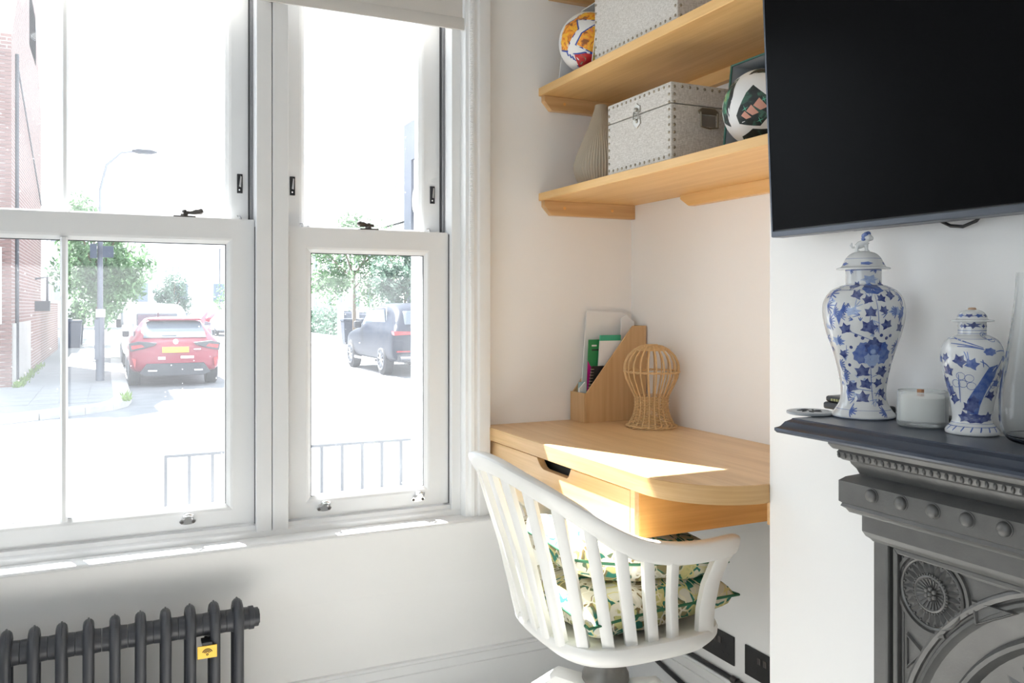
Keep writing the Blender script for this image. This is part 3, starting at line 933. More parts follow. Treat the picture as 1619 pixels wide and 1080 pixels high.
MB().tube([(CX - .3, CY + 1.0, GZ + 1.46), (CX - .3, CY + .85, GZ + 1.56)], .012, 6).build('aerial', M['dark_trim'], c1)
# white car in front of it
VAN = [(0, .9, .40, .8, .9, .8), (.06, 1, .3, 1.0, 1.1, .9), (.2, 1, .28, 1.1, 1.55, .84), (.5, 1, .26, 1.1, 1.76, .80), (2.6, 1, .26, 1.1, 1.78, .80), (3.0, 1, .26, 1.05, 1.6, .8), (3.6, .98, .26, .98, 1.08, .8), (4.3, .92, .28, .8, .9, .75), (4.5, .75, .34, .6, .65, .6)]
c2 = car('white_van', 'small white van parked in front of the red hatchback', -.42, 23.2, white, 4.5, 1.8, 1.8, 1.1, VAN, None, .33, .8, 3.5)
MB().box(-.95, .1, 23.24, 23.36, GZ + 1.15, GZ + 1.5).build('rear_window', M['carglass'], c2, bevel=.03)
for s in (-1, 1):
    MB().box(-.42 + s * .95 - .08, -.42 + s * .95 + .08, 26.0, 26.15, GZ + 1.05, GZ + 1.3).build('wing_mirror', M['dark_trim'], c2, bevel=.03)
    MB().box(-.42 + s * .875 - .03, -.42 + s * .875 + .03, 24.9, 26.1, GZ + 1.15, GZ + 1.5).build('side_window', M['carglass'], c2)
# black SUV on the right
SX, SY = 5.42, 16.95
SUV = [(0, .90, .42, .90, .95, .8), (.06, .98, .36, 1.06, 1.12, .88), (.18, 1, .33, 1.12, 1.2, .84), (.45, 1, .3, 1.13, 1.52, .76), (.75, 1, .3, 1.12, 1.70, .74), (1.4, 1, .3, 1.1, 1.78, .74), (2.5, 1, .3, 1.08, 1.77, .73), (3.1, 1, .3, 1.07, 1.45, .74), (3.55, 1, .3, 1.06, 1.12, .84), (4.4, .97, .32, .98, 1.03, .8), (4.8, .88, .36, .82, .88, .7), (4.92, .75, .4, .7, .72, .6)]
c3 = car('black_suv', 'black sport utility car with chrome trim parked across the street', SX, SY, black, 4.92, 1.95, 1.78, 1.1, SUV, None, .39, 1.02, 3.98)
MB().prism([(SX - .62, GZ + 1.22), (SX + .62, GZ + 1.22), (SX + .56, GZ + 1.58), (SX - .56, GZ + 1.58)], 'y', SY + .22, SY + .55).build('rear_window', M['carglass'], c3, bevel=.02)
for s in (-1, 1):
    MB().prism([(SY + .95, GZ + 1.16), (SY + 3.2, GZ + 1.14), (SY + 2.55, GZ + 1.60), (SY + 1.15, GZ + 1.62)], 'x', SX + s * .83, SX + s * .86).build('side_window', M['carglass'], c3)
    MB().tube([(SX + s * .86, SY + .9, GZ + 1.13), (SX + s * .87, SY + 3.3, GZ + 1.11), (SX + s * .80, SY + 2.6, GZ + 1.64), (SX + s * .80, SY + 1.1, GZ + 1.66)], .014, 6, closed=True).build('window_trim', M['chrome'], c3)
    MB().prism([(SX + s * .94, GZ + 1.0), (SX + s * .95, GZ + 1.10), (SX + s * .45, GZ + 1.08), (SX + s * .45, GZ + 1.02)], 'y', SY - .02, SY + .22).build('tail_lamp', M['light_red'], c3, bevel=.01)
    MB().box(SX + s * 1.02 - .09, SX + s * 1.02 + .09, SY + 2.95, SY + 3.12, GZ + 1.12, GZ + 1.30).build('wing_mirror', M['dark_trim'], c3, bevel=.03)
    MB().box(SX + s * .955 - .03, SX + s * .955 + .03, SY + 1.5, SY + 3.5, GZ + .30, GZ + .36).build('running_board', M['chrome'], c3)
    MB().tube([(SX + s * .66 - .14, SY - .02, GZ + .46), (SX + s * .66 + .14, SY - .02, GZ + .46)], .05, 8).build('exhaust', M['chrome'], c3)
    MB().box(SX + s * .72 - .16, SX + s * .72 + .16, SY - .025, SY + .05, GZ + .60, GZ + .63).build('reflector', M['light_red'], c3)
MB().box(SX - .85, SX + .85, SY - .02, SY + .2, GZ + .36, GZ + .55).build('rear_bumper', M['dark_trim'], c3, bevel=.03)
MB().box(SX - .26, SX + .26, SY - .02, SY + .04, GZ + .78, GZ + .89).build('number_plate', M['plate'], c3)
# far cars
for k, (nm, lb, px_, py_, pt) in enumerate((('parked_car', 'small dark car farthest along the right kerb', 4.6, 47.5, silver), ('parked_car', 'small reddish car ahead of the row at the right kerb', 4.7, 54.5, red), ('parked_car', 'small white car parked at the far right kerb', 4.9, 61.0, white))):
    car(nm, lb, px_, py_, pt, 4.3, 1.8, 1.46, .97, HATCH, None, .32, .8, 3.45)

# ================================================================== FURNITURE
# ------------------------------------------------------------------ desk
dk = thing('wall_desk', 'oak wall-mounted desk with a rounded end and one drawer in the alcove', 'desk', (-.27, -.5, .727))
top = [(0, 0), (-.543, 0), (-.543, -.875)]
for k in range(1, 17):
    a = PI / 2 * k / 16
    top.append((-.363 - .18 * math.cos(a), -.875 - .18 * math.sin(a)))
top += [(-.354, -1.055), (0, -1.055)]
MB().prism(top, 'z', .840, .880).build('desk_top', M['oak'], dk, bevel=.003)
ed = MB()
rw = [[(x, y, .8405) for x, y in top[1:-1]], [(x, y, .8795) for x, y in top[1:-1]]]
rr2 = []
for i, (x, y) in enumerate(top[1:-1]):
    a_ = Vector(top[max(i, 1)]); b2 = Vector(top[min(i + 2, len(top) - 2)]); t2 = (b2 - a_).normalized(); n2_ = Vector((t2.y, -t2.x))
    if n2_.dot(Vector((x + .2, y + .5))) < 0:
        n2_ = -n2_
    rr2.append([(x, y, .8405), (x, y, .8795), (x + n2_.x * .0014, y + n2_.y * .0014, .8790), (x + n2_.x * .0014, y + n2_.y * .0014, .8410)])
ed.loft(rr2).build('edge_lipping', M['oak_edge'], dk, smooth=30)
# drawer front with a cut-out pull
df = [(-.030, .727), (-.803, .727), (-.803, .834)]
cut = [(-.530, .834), (-.526, .826), (-.517, .812), (-.508, .807), (-.380, .807), (-.366, .811), (-.352, .822), (-.340, .834)]
df += cut + [(-.030, .834)]
dr = MB().prism(df, 'x', -.531, -.511).build('drawer_front', M['oak'], dk, bevel=.0015)
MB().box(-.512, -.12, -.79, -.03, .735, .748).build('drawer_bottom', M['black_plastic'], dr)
MB().box(-.492, -.485, -.79, -.03, .745, .838).build('drawer_shadow_board', flat('dark_stained_board', (.02, .017, .015), .7), dr)  # dark board painting the shade behind the drawer pull
MB().box(-.531, 0, -.030, 0, .727, .840).build('side_panel', M['oak_x'], dk)
MB().box(-.519, 0, -.823, -.805, .727, .840).build('side_panel', M['oak_side'], dk, bevel=.001)
MB().box(-.531, -.519, -.823, -.805, .727, .840).build('edge_lipping', M['oak'], dk, bevel=.001)
MB().box(-.02, 0, -1.055, -.823, .79, .840).build('rear_batten', M['oak'], dk)
MB().box(-.34, -.0, -1.055, -1.035, .79, .840).build('chimney_batten', M['oak_x'], dk)


# ------------------------------------------------------------------ shelves
def shelf(z0, z1, label, back=True):
    t = thing('wall_shelf', label, 'shelf', (-.176, -.53, z0), 0, 'oak alcove shelves')
    MB().box(-.352, 0, -1.055, 0, z0, z1).build('board', M['oak_shelf'], t, bevel=.0018)
    zb = z0 - .046
    MB().prism([(-.342, z0), (0, z0), (0, zb), (-.316, zb), (-.342, z0 - .018)], 'y', -.024, 0).build('side_batten', M['oak_x'], t, bevel=.001)
    for xx in (-.27, -.09):
        MB().tube([(xx, -.0245, z0 - .022), (xx, -.0235, z0 - .022)], .005, 12).build('screw_plug', M['oak_side'], t)
    if back:
        MB().prism([(-.305, z0), (-1.055, z0), (-1.055, z0 - .036), (-.345, z0 - .036), (-.305, z0 - .012)], 'x', -.024, 0).build('rear_batten', M['oak_shelf'], t, bevel=.001)
    return t


shelf(1.587, 1.611, 'oak shelf holding the ribbed vase, linen trunk and boxed dark football')
shelf(1.922, 1.948, 'oak shelf holding the boxed orange football and the larger linen trunk')
shelf(2.280, 2.305, 'oak shelf mounted highest in the alcove')

# ------------------------------------------------------------------ linen trunks
def linen():
    m, nt, b = new_mat('natural_linen')
    N, L = nt.nodes, nt.links
    tc = N.new('ShaderNodeTexCoord')
    outs = []
    for sc in ((120, 120, 900), (800, 800, 90)):
        mp = N.new('ShaderNodeMapping'); mp.inputs['Scale'].default_value = sc
        L.new(tc.outputs['Object'], mp.inputs['Vector'])
        nz = N.new('ShaderNodeTexNoise'); nz.inputs['Scale'].default_value = 1; nz.inputs['Detail'].default_value = 3
        L.new(mp.outputs[0], nz.inputs['Vector']); outs.append(nz.outputs['Fac'])
    ad = N.new('ShaderNodeMath'); L.new(outs[0], ad.inputs[0]); L.new(outs[1], ad.inputs[1])
    r = ramp(nt, [(.70, (.46, .42, .37)), (1.0, (.68, .645, .595))])
    hf = N.new('ShaderNodeMath'); hf.operation = 'MULTIPLY'; hf.inputs[1].default_value = .85
    L.new(ad.outputs[0], hf.inputs[0]); L.new(hf.outputs[0], r.inputs['Fac'])
    L.new(r.outputs['Color'], b.inputs['Base Color']); b.inputs['Roughness'].default_value = .9
    bp = N.new('ShaderNodeBump'); bp.inputs['Strength'].default_value = .35; bp.inputs['Distance'].default_value = .0008
    L.new(ad.outputs[0], bp.inputs['Height']); L.new(bp.outputs['Normal'], b.inputs['Normal'])
    return m


M['linen'] = linen()
M['stud'] = flat('aged_brass_stud', (.34, .29, .22), .35, metal=.9)
M['nickel'] = flat('nickel_clasp', (.42, .40, .36), .3, metal=1)
stud0 = None


def trunk(label, x0, x1, y0, y1, z0, h, lid):
    """x0 front face, y0 face towards the room"""
    global stud0
    t = thing('storage_trunk', label, 'storage box', ((x0 + x1) / 2, (y0 + y1) / 2, z0), 0, 'linen storage trunks')
    MB().box(x0, x1, y0, y1, z0, z0 + lid - .001).build('body', M['linen'], t, bevel=.003)
    l_ = MB().box(x0, x1, y0, y1, z0 + lid + .001, z0 + h).build('lid', M['linen'], t, bevel=.003)
    c = Vector(((x0 + x1) / 2, (y0 + y1) / 2, z0))
    pts = []
    nv = 9
    zs = [z0 + .012 + (h - .024) * k / nv for k in range(nv + 1)]
    for z in zs:
        pts += [('x', x0, y0 + .008, z), ('x', x0, y1 - .008, z), ('y', x0 + .010, y0, z)]
    n = int((y1 - y0) / .021)
    for k in range(1, n):
        y = y0 + .008 + (y1 - y0 - .016) * k / n
        pts += [('x', x0, y, z0 + .010), ('x', x0, y, z0 + h - .010)]
    n = int((x1 - x0) / .024)
    for k in range(1, n + 1):
        x = x0 + .010 + (x1 - x0 - .02) * k / n
        pts += [('y', x, y0, z0 + h - .010)]
    for ax, x, y, z in pts:
        if stud0 is None:
            stud0 = MB().sphere((0, 0, 0), .0042, 8, 5, (1, 1, .6))
            s_ = stud0.build('stud', M['stud'], t, smooth=60, local=True)
            stud0 = s_
            first = True
        else:
            s_ = bpy.data.objects.new('stud', stud0.data); COL.objects.link(s_); s_.parent = t
        s_.matrix_local = Matrix.Translation(Vector((x, y, z)) - c) @ (Matrix.Rotation(-PI / 2, 4, 'Y') if ax == 'x' else Matrix.Rotation(PI / 2, 4, 'X'))
    ym = (y0 + y1) / 2
    zl = z0 + lid
    cl = MB().prism([(ym - .014, zl + .004), (ym + .014, zl + .004), (ym + .015, zl + .020), (ym + .006, zl + .024), (ym, zl + .030), (ym - .006, zl + .024), (ym - .015, zl + .020)], 'x', x0 - .003, x0).build('clasp', M['nickel'], t, bevel=.0008)
    MB().prism([(ym - .015, zl - .006), (ym + .015, zl - .006), (ym + .016, zl - .026), (ym + .006, zl - .032), (ym, zl - .037), (ym - .006, zl - .032), (ym - .016, zl - .026)], 'x', x0 - .003, x0).build('clasp_plate', M['nickel'], cl, bevel=.0008)
    MB().tube([(x0 - .005, ym - .011, zl + .008), (x0 - .006, ym - .011, zl - .012), (x0 - .006, ym + .011, zl - .012), (x0 - .005, ym + .011, zl + .008)], .0018, 6).build('loop', M['nickel'], cl)
    MB().sphere((x0 - .005, ym, zl + .012), .006, 10, 6).build('button', M['nickel'], cl, smooth=60)
    MB().sphere((x0 - .003, ym, zl - .018), .005, 10, 6).build('rivet', M['nickel'], cl, smooth=60)
    xm = (x0 + x1) / 2 - .025
    hp = MB().prism([(xm - .028, zl - .020), (xm + .028, zl - .020), (xm + .032, zl - .012), (xm + .020, zl - .004), (xm - .020, zl - .004), (xm - .032, zl - .012)], 'y', y0 - .004, y0).build('handle_plate', M['stud'], t, bevel=.001)
    MB().tube([(xm - .026, y0 - .006, zl - .016), (xm - .026, y0 - .007, zl - .052), (xm, y0 - .008, zl - .056), (xm + .026, y0 - .007, zl - .052), (xm + .026, y0 - .006, zl - .016)], .0024, 8).build('handle', M['stud'], hp, smooth=60)
    MB().box(xm - .024, xm + .024, y0 - .001, y0, zl - .050, zl - .022).build('recess_plate', flat('brown_plate', (.22, .19, .16), .6), hp)
    return t


trunk('natural linen trunk with brass studs and metal clasp beside the ribbed vase', -.345, -.07, -.702, -.408, 1.611, .193, .140)
trunk('larger natural linen trunk with brass studs beside the boxed orange football', -.345, -.04, -.728, -.337, 1.948, .240, .178)

# ------------------------------------------------------------------ ribbed vase
M['rib'] = flat('grey_beige_ribbed_ceramic', (.44, .385, .30), .7, var=.05)
prof = [(.040, 0), (.058, .010), (.074, .030), (.083, .055), (.084, .072), (.078, .098), (.066, .130), (.051, .165), (.037, .200), (.026, .232), (.020, .252), (.0185, .262), (.0150, .262), (.014, .240)]
mb = MB()
n = 120
rings = []
for r, z in prof:
    ring = []
    for j in range(n):
        k = 1.0 + (.016 if j % 2 else -.010) * (1 if r > .021 else .3)
        a = 2 * PI * j / n
        ring.append((-.215 + r * k * math.cos(a), -.158 + r * k * math.sin(a), 1.611 + z))
    rings.append(ring)
# smooth the profile by Catmull interpolation between rings
dense = []
for i in range(len(rings) - 1):
    p0, p1, p2, p3 = rings[max(i - 1, 0)], rings[i], rings[i + 1], rings[min(i + 2, len(rings) - 1)]
    st = 4 if i < len(rings) - 3 else 1
    for q in range(st):
        t_ = q / st
        dense.append([tuple(.5 * ((2 * b_) + (-a_ + c_) * t_ + (2 * a_ - 5 * b_ + 4 * c_ - d_) * t_ * t_ + (-a_ + 3 * b_ - 3 * c_ + d_) * t_ ** 3) for a_, b_, c_, d_ in zip(p0[j], p1[j], p2[j], p3[j])) for j in range(n)])
dense.append(rings[-1])
mb.loft(dense)
v = mb.build('ribbed_vase', M['rib'], smooth=25)
tag(v, 'beige ribbed ceramic vase tapering to a narrow neck on the lower shelf', 'vase')

# ------------------------------------------------------------------ footballs in display boxes
def on_sphere(c, r, d, up, poly, off):
    """project a 2-D outline (angles in radians about direction d) on the sphere"""
    d = d.normalized(); e1 = up.cross(d).normalized(); e2 = d.cross(e1)
    vs = []
    for u, w in poly:
        q = (d + e1 * math.tan(u) + e2 * math.tan(w)).normalized()
        vs.append(c + q * (r + off))
    return vs


def sphere_patch(mb_, c, r, d, up, poly, off, rings=3, dens=3):
    P = []
    n = len(poly)
    for i in range(n):
        a, b_ = poly[i], poly[(i + 1) % n]
        for k in range(dens):
            t_ = k / dens
            P.append((a[0] * (1 - t_) + b_[0] * t_, a[1] * (1 - t_) + b_[1] * t_))
    cx = sum(p[0] for p in poly) / n; cy = sum(p[1] for p in poly) / n
    m = len(P)
    allp = [(cx, cy)]
    for k in range(1, rings + 1):
        s_ = k / rings
        allp += [(cx + (p[0] - cx) * s_, cy + (p[1] - cy) * s_) for p in P]
    vs = on_sphere(c, r, d, up, allp, off)
    fs = [(0, 1 + i, 1 + (i + 1) % m) for i in range(m)]
    for k in range(rings - 1):
        o_ = 1 + k * m
        fs += [(o_ + i, o_ + m + i, o_ + m + (i + 1) % m, o_ + (i + 1) % m) for i in range(m)]
    mb_.add(vs, fs)


def star(r1, r2, rot=0, n=5):
    return [((r1 if k % 2 == 0 else r2) * math.cos(rot + PI * k / n), (r1 if k % 2 == 0 else r2) * math.sin(rot + PI * k / n)) for k in range(2 * n)]


CAM = Vector(cam.location)


def ball_frame(c):
    d = (CAM - c).normalized()
    r_ = Vector((0, 0, 1)).cross(d).normalized()   # picture right as seen from the room
    u = d.cross(r_)
    return d, r_, u


def dirv(c, ax, ay):
    d, r_, u = ball_frame(c)
    return d * math.cos(ax) * math.cos(ay) + r_ * math.sin(ax) * math.cos(ay) + u * math.sin(ay)


def multi(name, stops, scale=20, rough=.5, detail=4, dist=1.5, coat=0):
    m, nt, b = new_mat(name)
    N, L = nt.nodes, nt.links
    tc = N.new('ShaderNodeTexCoord'); nz = N.new('ShaderNodeTexNoise')
    nz.inputs['Scale'].default_value = scale; nz.inputs['Detail'].default_value = detail; nz.inputs['Distortion'].default_value = dist
    L.new(tc.outputs['Object'], nz.inputs['Vector'])
    r = ramp(nt, stops); r.color_ramp.interpolation = 'LINEAR'
    L.new(nz.outputs['Fac'], r.inputs['Fac']); L.new(r.outputs['Color'], b.inputs['Base Color'])
    b.inputs['Roughness'].default_value = rough; b.inputs['Coat Weight'].default_value = coat
    return m


M['ballwhite'] = flat('ball_white', (.78, .77, .75), .4, var=.03)
M['ballblack'] = multi('ball_dark_panel', [(.40, (.012, .016, .016)), (.56, (.02, .03, .028)), (.64, (.05, .13, .09)), (.72, (.02, .03, .03))], 26)
M['ballgreen'] = multi('ball_green_panel', [(.42, (.03, .12, .07)), (.5, (.10, .33, .20)), (.60, (.30, .36, .12)), (.7, (.02, .04, .03))], 30)
M['ballpink'] = flat('ball_salmon_print', (.62, .30, .22), .5, var=.03)
M['balljade'] = flat('ball_jade_print', (.10, .38, .26), .5)
M['ballorange'] = multi('ball_orange_panel', [(.36, (.30, .10, .02)), (.44, (.80, .26, .02)), (.55, (.85, .50, .03)), (.66, (.78, .16, .03)), (.74, (.55, .45, .20))], 34)
M['ballred'] = multi('ball_red_panel', [(.40, (.45, .015, .02)), (.55, (.62, .03, .03)), (.66, (.25, .10, .05)), (.74, (.5, .4, .3))], 40)
M['ballblue'] = flat('ball_blue_outline', (.03, .07, .32), .4)
M['grey_card'] = flat('grey_card', (.34, .36, .38), .7)
M['green_card'] = flat('dark_green_card', (.02, .10, .075), .5)
M['white_card'] = flat('white_card', (.74, .74, .74), .6)


def scale_poly(p, k):
    cx = sum(a for a, b_ in p) / len(p); cy = sum(b_ for a, b_ in p) / len(p)
    return [(cx + (a - cx) * k, cy + (b_ - cy) * k) for a, b_ in p]


# dark starball: white leather with dark kite panels and salmon stripes
bc = Vector((-.238, -.905, 1.704)); br_ = .089
fb = thing('football', 'white football with dark green panels and three salmon stripes in a box', 'football', (bc.x, bc.y, bc.z - br_))
MB().sphere(tuple(bc), br_, 48, 32).build('ball', M['ballwhite'], fb, smooth=80)
Z = Vector((0, 0, 1))
mbk = MB(); mgr = MB(); mpk = MB(); mjd = MB()


def panel(target, ax, ay, pts, off=.0006):
    d = dirv(bc, ax, ay)
    if target in (mbk, mgr) and len(pts) > 4:
        pts = scale_poly(pts, 1.16)
    sphere_patch(target, bc, br_, d, Z, pts, off)


kite = [(-.44, -.16), (-.20, .34), (-.05, .50), (.34, .16), (.42, -.10), (.10, -.42), (-.40, -.36)]
panel(mbk, -.18, .05, kite)
panel(mbk, .05, -.92, [(-.46, .02), (-.26, .34), (.34, .34), (.50, -.1), (.2, -.4), (-.3, -.4)])
panel(mgr, .80, .42, [(-.38, .30), (.1, .42), (.45, .2), (.4, -.3), (.05, -.42), (-.34, -.10)])
panel(mbk, .80, .42, [(-.42, .34), (.1, .47), (.5, .22), (.45, -.34), (.05, -.47), (-.38, -.12)], .0003)
panel(mbk, -1.12, .20, [(-.2, .45), (.16, .62), (.24, .1), (.02, -.55), (-.3, -.4)])
panel(mgr, -1.12, .20, [(-.12, .2), (.08, .36), (.12, .1), (0, -.25), (-.14, -.2)], .0009)
panel(mbk, .1, 1.18, [(-.3, -.05), (-.1, .2), (.5, .3), (.55, -.1), (.15, -.12)])
for dx, dy, w_, h_ in ((.10, .07, .30, .135), (-.10, -.06, .20, .115), (-.27, -.17, .11, .09)):
    pts = [(dx - .13 * (h_ / .135), dy + .02 - h_ * .2), (dx + .02, dy + h_ * 1.25), (dx + .16 + w_ * .2, dy - h_ * .55), (dx + .04 + w_ * .0, dy - h_ * 1.0)]
    pts = [(dx - .095, dy - .02), (dx - .02, dy + w_ * .55), (dx + .135, dy - .06 + .02), (dx + .14, dy - .12), (dx + .03, dy - .15)] if False else pts
    panel(mpk, -.18, .03, pts, .0012)
for ax, ay in ((-.42, .02), (.05, .22), (-.05, -.28), (.0, -.75)):
    panel(mjd, ax, ay, star(.10, .018, .4, 4), .0011)
for k in range(5):
    a = 2 * PI * k / 5
    panel(mpk, .12 + .085 * math.cos(a), -.85 + .085 * math.sin(a), star(.040, .026, a, 5), .0012)
mbk.build('dark_panels', M['ballblack'], fb, recalc=False, kind='stuff'); mgr.build('green_panels', M['ballgreen'], fb, recalc=False, kind='stuff')
mpk.build('printed_stripes', M['ballpink'], fb, recalc=False, kind='stuff'); mjd.build('printed_sparks', M['balljade'], fb, recalc=False, kind='stuff')
bx = thing('football_box', 'dark green card display box around the white and green football', 'box', (-.18, -.906, 1.611))
zt = 1.822
MB().prism([(-.272, 1.611), (-.246, zt), (-.07, zt), (-.07, 1.611)], 'y', -.8125, -.8095).build('side_panel', [M['grey_card']], bx)
MB().prism([(-.275, 1.611), (-.249, zt + .002), (-.246, zt + .002), (-.272, 1.611)], 'y', -.8135, -.8085).build('edge_strip', M['green_card'], bx)
MB().box(-.246, -.07, -1.004, -.8095, zt, zt + .003).build('top_panel', [M['grey_card']], bx)
MB().box(-.249, -.245, -1.004, -.8085, zt, zt + .004).build('edge_strip', M['green_card'], bx)
MB().box(-.07, -.067, -1.004, -.8095, 1.611, zt + .003).build('back_panel', M['grey_card'], bx)
MB().box(-.272, -.067, -1.004, -.8095, 1.611, 1.6145).build('base_panel', M['green_card'], bx)
MB().prism([(-.272, 1.611), (-.246, zt), (-.07, zt), (-.07, 1.611)], 'y', -1.007, -1.004).build('side_panel', M['green_card'], bx)

# orange starball
bc = Vector((-.292, -.214, 2.041)); br_ = .090
fb = thing('football', 'orange and white star football in a box on the upper shelf', 'football', (bc.x, bc.y, bc.z - br_))
MB().sphere(tuple(bc), br_, 48, 32).build('ball', M['ballwhite'], fb, smooth=80)
mor = MB(); mrd = MB(); mbl = MB()
for tgt, ax, ay, pts in ((mor, .10, .10, [(-.36, -.12), (-.22, .16), (.12, .36), (.40, .12), (.42, -.26), (.05, -.30)]),
                         (mor, -.78, .28, [(-.35, -.3), (-.18, .30), (.18, .42), (.28, .1), (-.1, -.36)]),
                         (mor, .05, .92, [(-.45, .0), (-.1, .28), (.42, .25), (.45, .0), (.1, -.08)]),
                         (mrd, .05, -.66, [(-.40, .16), (-.12, .24), (.42, .16), (.45, -.2), (.1, -.42), (-.2, -.36)]),
                         (mor, 1.0, .3, [(-.3, .3), (.2, .42), (.45, 0), (.2, -.4), (-.3, -.2)])):
    pts = scale_poly(pts, 1.32)
    panel(tgt, ax, ay, pts, .0009)
    panel(mbl, ax, ay, scale_poly(pts, 1.12), .0004)
mst = MB()
for dx, w_ in ((0, .05), (.10, .042), (.19, .03)):
    panel(mbl, -.80 + dx * 1.1, -.34 - dx * .7, [(-.03, .08), (.03, .07), (.03, -.07), (-.03, -.06)], .001)
mor.build('orange_panels', M['ballorange'], fb, recalc=False, kind='stuff'); mrd.build('red_panels', M['ballred'], fb, recalc=False, kind='stuff'); mbl.build('blue_outlines', M['ballblue'], fb, recalc=False, kind='stuff')
bx = thing('football_box', 'white printed card display box around the orange star football', 'box', (-.25, -.215, 1.948))
zt = 2.17
sp = [(-.343, 1.948), (-.322, 2.105), (-.262, zt), (-.12, zt), (-.12, 1.948)]
MB().prism(sp, 'y', -.121, -.118).build('side_panel', M['white_card'], bx)
MB().prism([(-.343, 1.948), (-.332, 2.02), (-.322, 2.105), (-.262, zt), (-.12, zt), (-.12, 1.948)], 'y', -.318, -.315).build('side_panel', M['white_card'], bx)
yl = multi('yellow_print', [(.40, (.62, .46, .05)), (.52, (.70, .55, .12)), (.60, (.25, .22, .14)), (.68, (.66, .60, .40))], 45)
MB().prism([(-.341, 1.955), (-.331, 2.02), (-.326, 2.07), (-.12, 2.07), (-.12, 1.955)], 'y', -.3188, -.318).build('printed_band', yl, bx)
MB().box(-.262, -.12, -.318, -.118, zt, zt + .003).build('top_panel', M['white_card'], bx)
MB().prism([(-.322, 2.105), (-.262, zt), (-.262, zt + .003), (-.324, 2.107)], 'y', -.318, -.118).build('sloping_flap', flat('clear_film', (.72, .72, .74), .3), bx) if False else None
MB().box(-.12, -.117, -.318, -.118, 1.948, zt).build('back_panel', M['white_card'], bx)
MB().box(-.343, -.12, -.318, -.118, 1.948, 1.951).build('base_panel', flat('maroon_card', (.16, .05, .06), .6), bx)

# ------------------------------------------------------------------ bamboo magazine file and its contents
mf = thing('magazine_file', 'bamboo magazine file with a slanted side on the desk', 'magazine file', (-.13, -.05, .880))
z0 = .880
side = [(-.232, z0), (-.006, z0), (-.006, z0 + .306), (-.058, z0 + .306), (-.232, z0 + .094)]
MB().prism(side, 'y', -.098, -.092).build('side_panel', M['bamboo'], mf, bevel=.0008)
MB().prism(side, 'y', -.014, -.008).build('side_panel', M['bamboo'], mf, bevel=.0008)
MB().box(-.240, -.232, -.098, -.008, z0, z0 + .094).build('front_panel', M['bamboo'], mf, bevel=.0008)
MB().box(-.012, -.006, -.092, -.014, z0, z0 + .306).build('back_panel', M['bamboo'], mf)
MB().box(-.232, -.012, -.092, -.014, z0, z0 + .006).build('base_panel', M['bamboo'], mf)


def sheet(name, label, cat, pts, y0, y1, mat, group=None):
    o_ = MB().prism(pts, 'y', y0, y1).build(name, mat)
    return tag(o_, label, cat, group)


zi = z0 + .0062
sheet('paper_sheet', 'tall white sheet of paper leaning in the magazine file', 'paper', [(-.214, zi), (-.02 - .03, zi), (-.042, z0 + .350), (-.186, z0 + .354)], -.0225, -.0185, M['paper'])
sheet('folder', 'green and magenta folder standing in the magazine file', 'folder', [(-.214, zi), (-.12, zi), (-.105, z0 + .262), (-.201, z0 + .262)], -.060, -.057, [M['paper']])
sheet_o = bpy.data.objects['folder']
sheet_o.data.materials[0] = flat('green_folder', (.02, .23, .07), .4)
MB().prism([(-.212, z0 + .03), (-.150, z0 + .03), (-.152, z0 + .10), (-.2055, z0 + .195)], 'y', -.0608, -.060).build('magenta_corner', flat('magenta_print', (.55, .01, .25), .4), sheet_o)
MB().box(-.190, -.172, -.0607, -.060, z0 + .240, z0 + .245).build('printed_label', M['paper'], sheet_o)
MB().box(-.190, -.158, -.0607, -.060, z0 + .226, z0 + .231).build('printed_label', M['black_plastic'], sheet_o)
p_ = sheet('notepad', 'white notepad with a green binding in the magazine file', 'notepad', [(-.185, zi), (-.09, zi), (-.088, z0 + .258), (-.166, z0 + .258)], -.0725, -.067, M['paper'])
MB().prism([(-.166, z0 + .258), (-.088, z0 + .258), (-.0875, z0 + .276), (-.1645, z0 + .276)], 'y', -.073, -.0665).build('binding', flat('jade_binding', (.05, .40, .24), .4), p_)
nb = thing('spiral_notebook', 'black spiral notebook standing in the magazine file', 'notebook', (-.18, -.08, zi))
MB().prism([(-.2265, zi), (-.15, zi), (-.135, z0 + .178), (-.203, z0 + .178)], 'y', -.084, -.078).build('cover', M['black_plastic'], nb)
coil = MB()
for k in range(16):
    f_ = k / 15
    c = Vector((-.2225 + .022 * f_, -.081, zi + .02 + .142 * f_))
    coil.tube([c + Vector((.005 * math.cos(a), .006 * math.sin(a), 0)) for a in [2 * PI * i / 10 for i in range(10)]], .0012, 5, closed=True)
coil.build('coil', M['nickel'], nb)
sheet('leaflet', 'folded white leaflet sticking out behind the notepad', 'paper', [(-.075, zi), (-.032, zi), (-.020, z0 + .318), (-.050, z0 + .340), (-.070, z0 + .330)], -.048, -.044, M['paper'])
sheet('leaflet', 'small grey leaflet tucked in beside the tall paper sheet', 'paper', [(-.065, zi), (-.032, zi), (-.025, z0 + .322), (-.052, z0 + .300)], -.040, -.036, flat('grey_paper', (.6, .6, .6), .7))
sheet('card', 'pale blue card at the low end of the magazine file', 'card', [(-.228, zi), (-.21, zi), (-.205, z0 + .125), (-.225, z0 + .125)], -.036, -.033, flat('pale_blue_card', (.42, .60, .64), .6))
sheet('cardboard_tube_cap', 'crumpled white paper at the low end of the magazine file', 'paper', [(-.230, zi), (-.20, zi), (-.195, z0 + .112), (-.21, z0 + .125), (-.231, z0 + .105)], -.052, -.046, M['paper'])
bpy.data.objects['cardboard_tube_cap'].name = 'crumpled_paper'

# ------------------------------------------------------------------ rattan balloon lamp
M['rattan'] = flat('golden_rattan', (.62, .41, .20), .55, var=.25, vscale=60)
RC = Vector((-.094, -.255, .880))
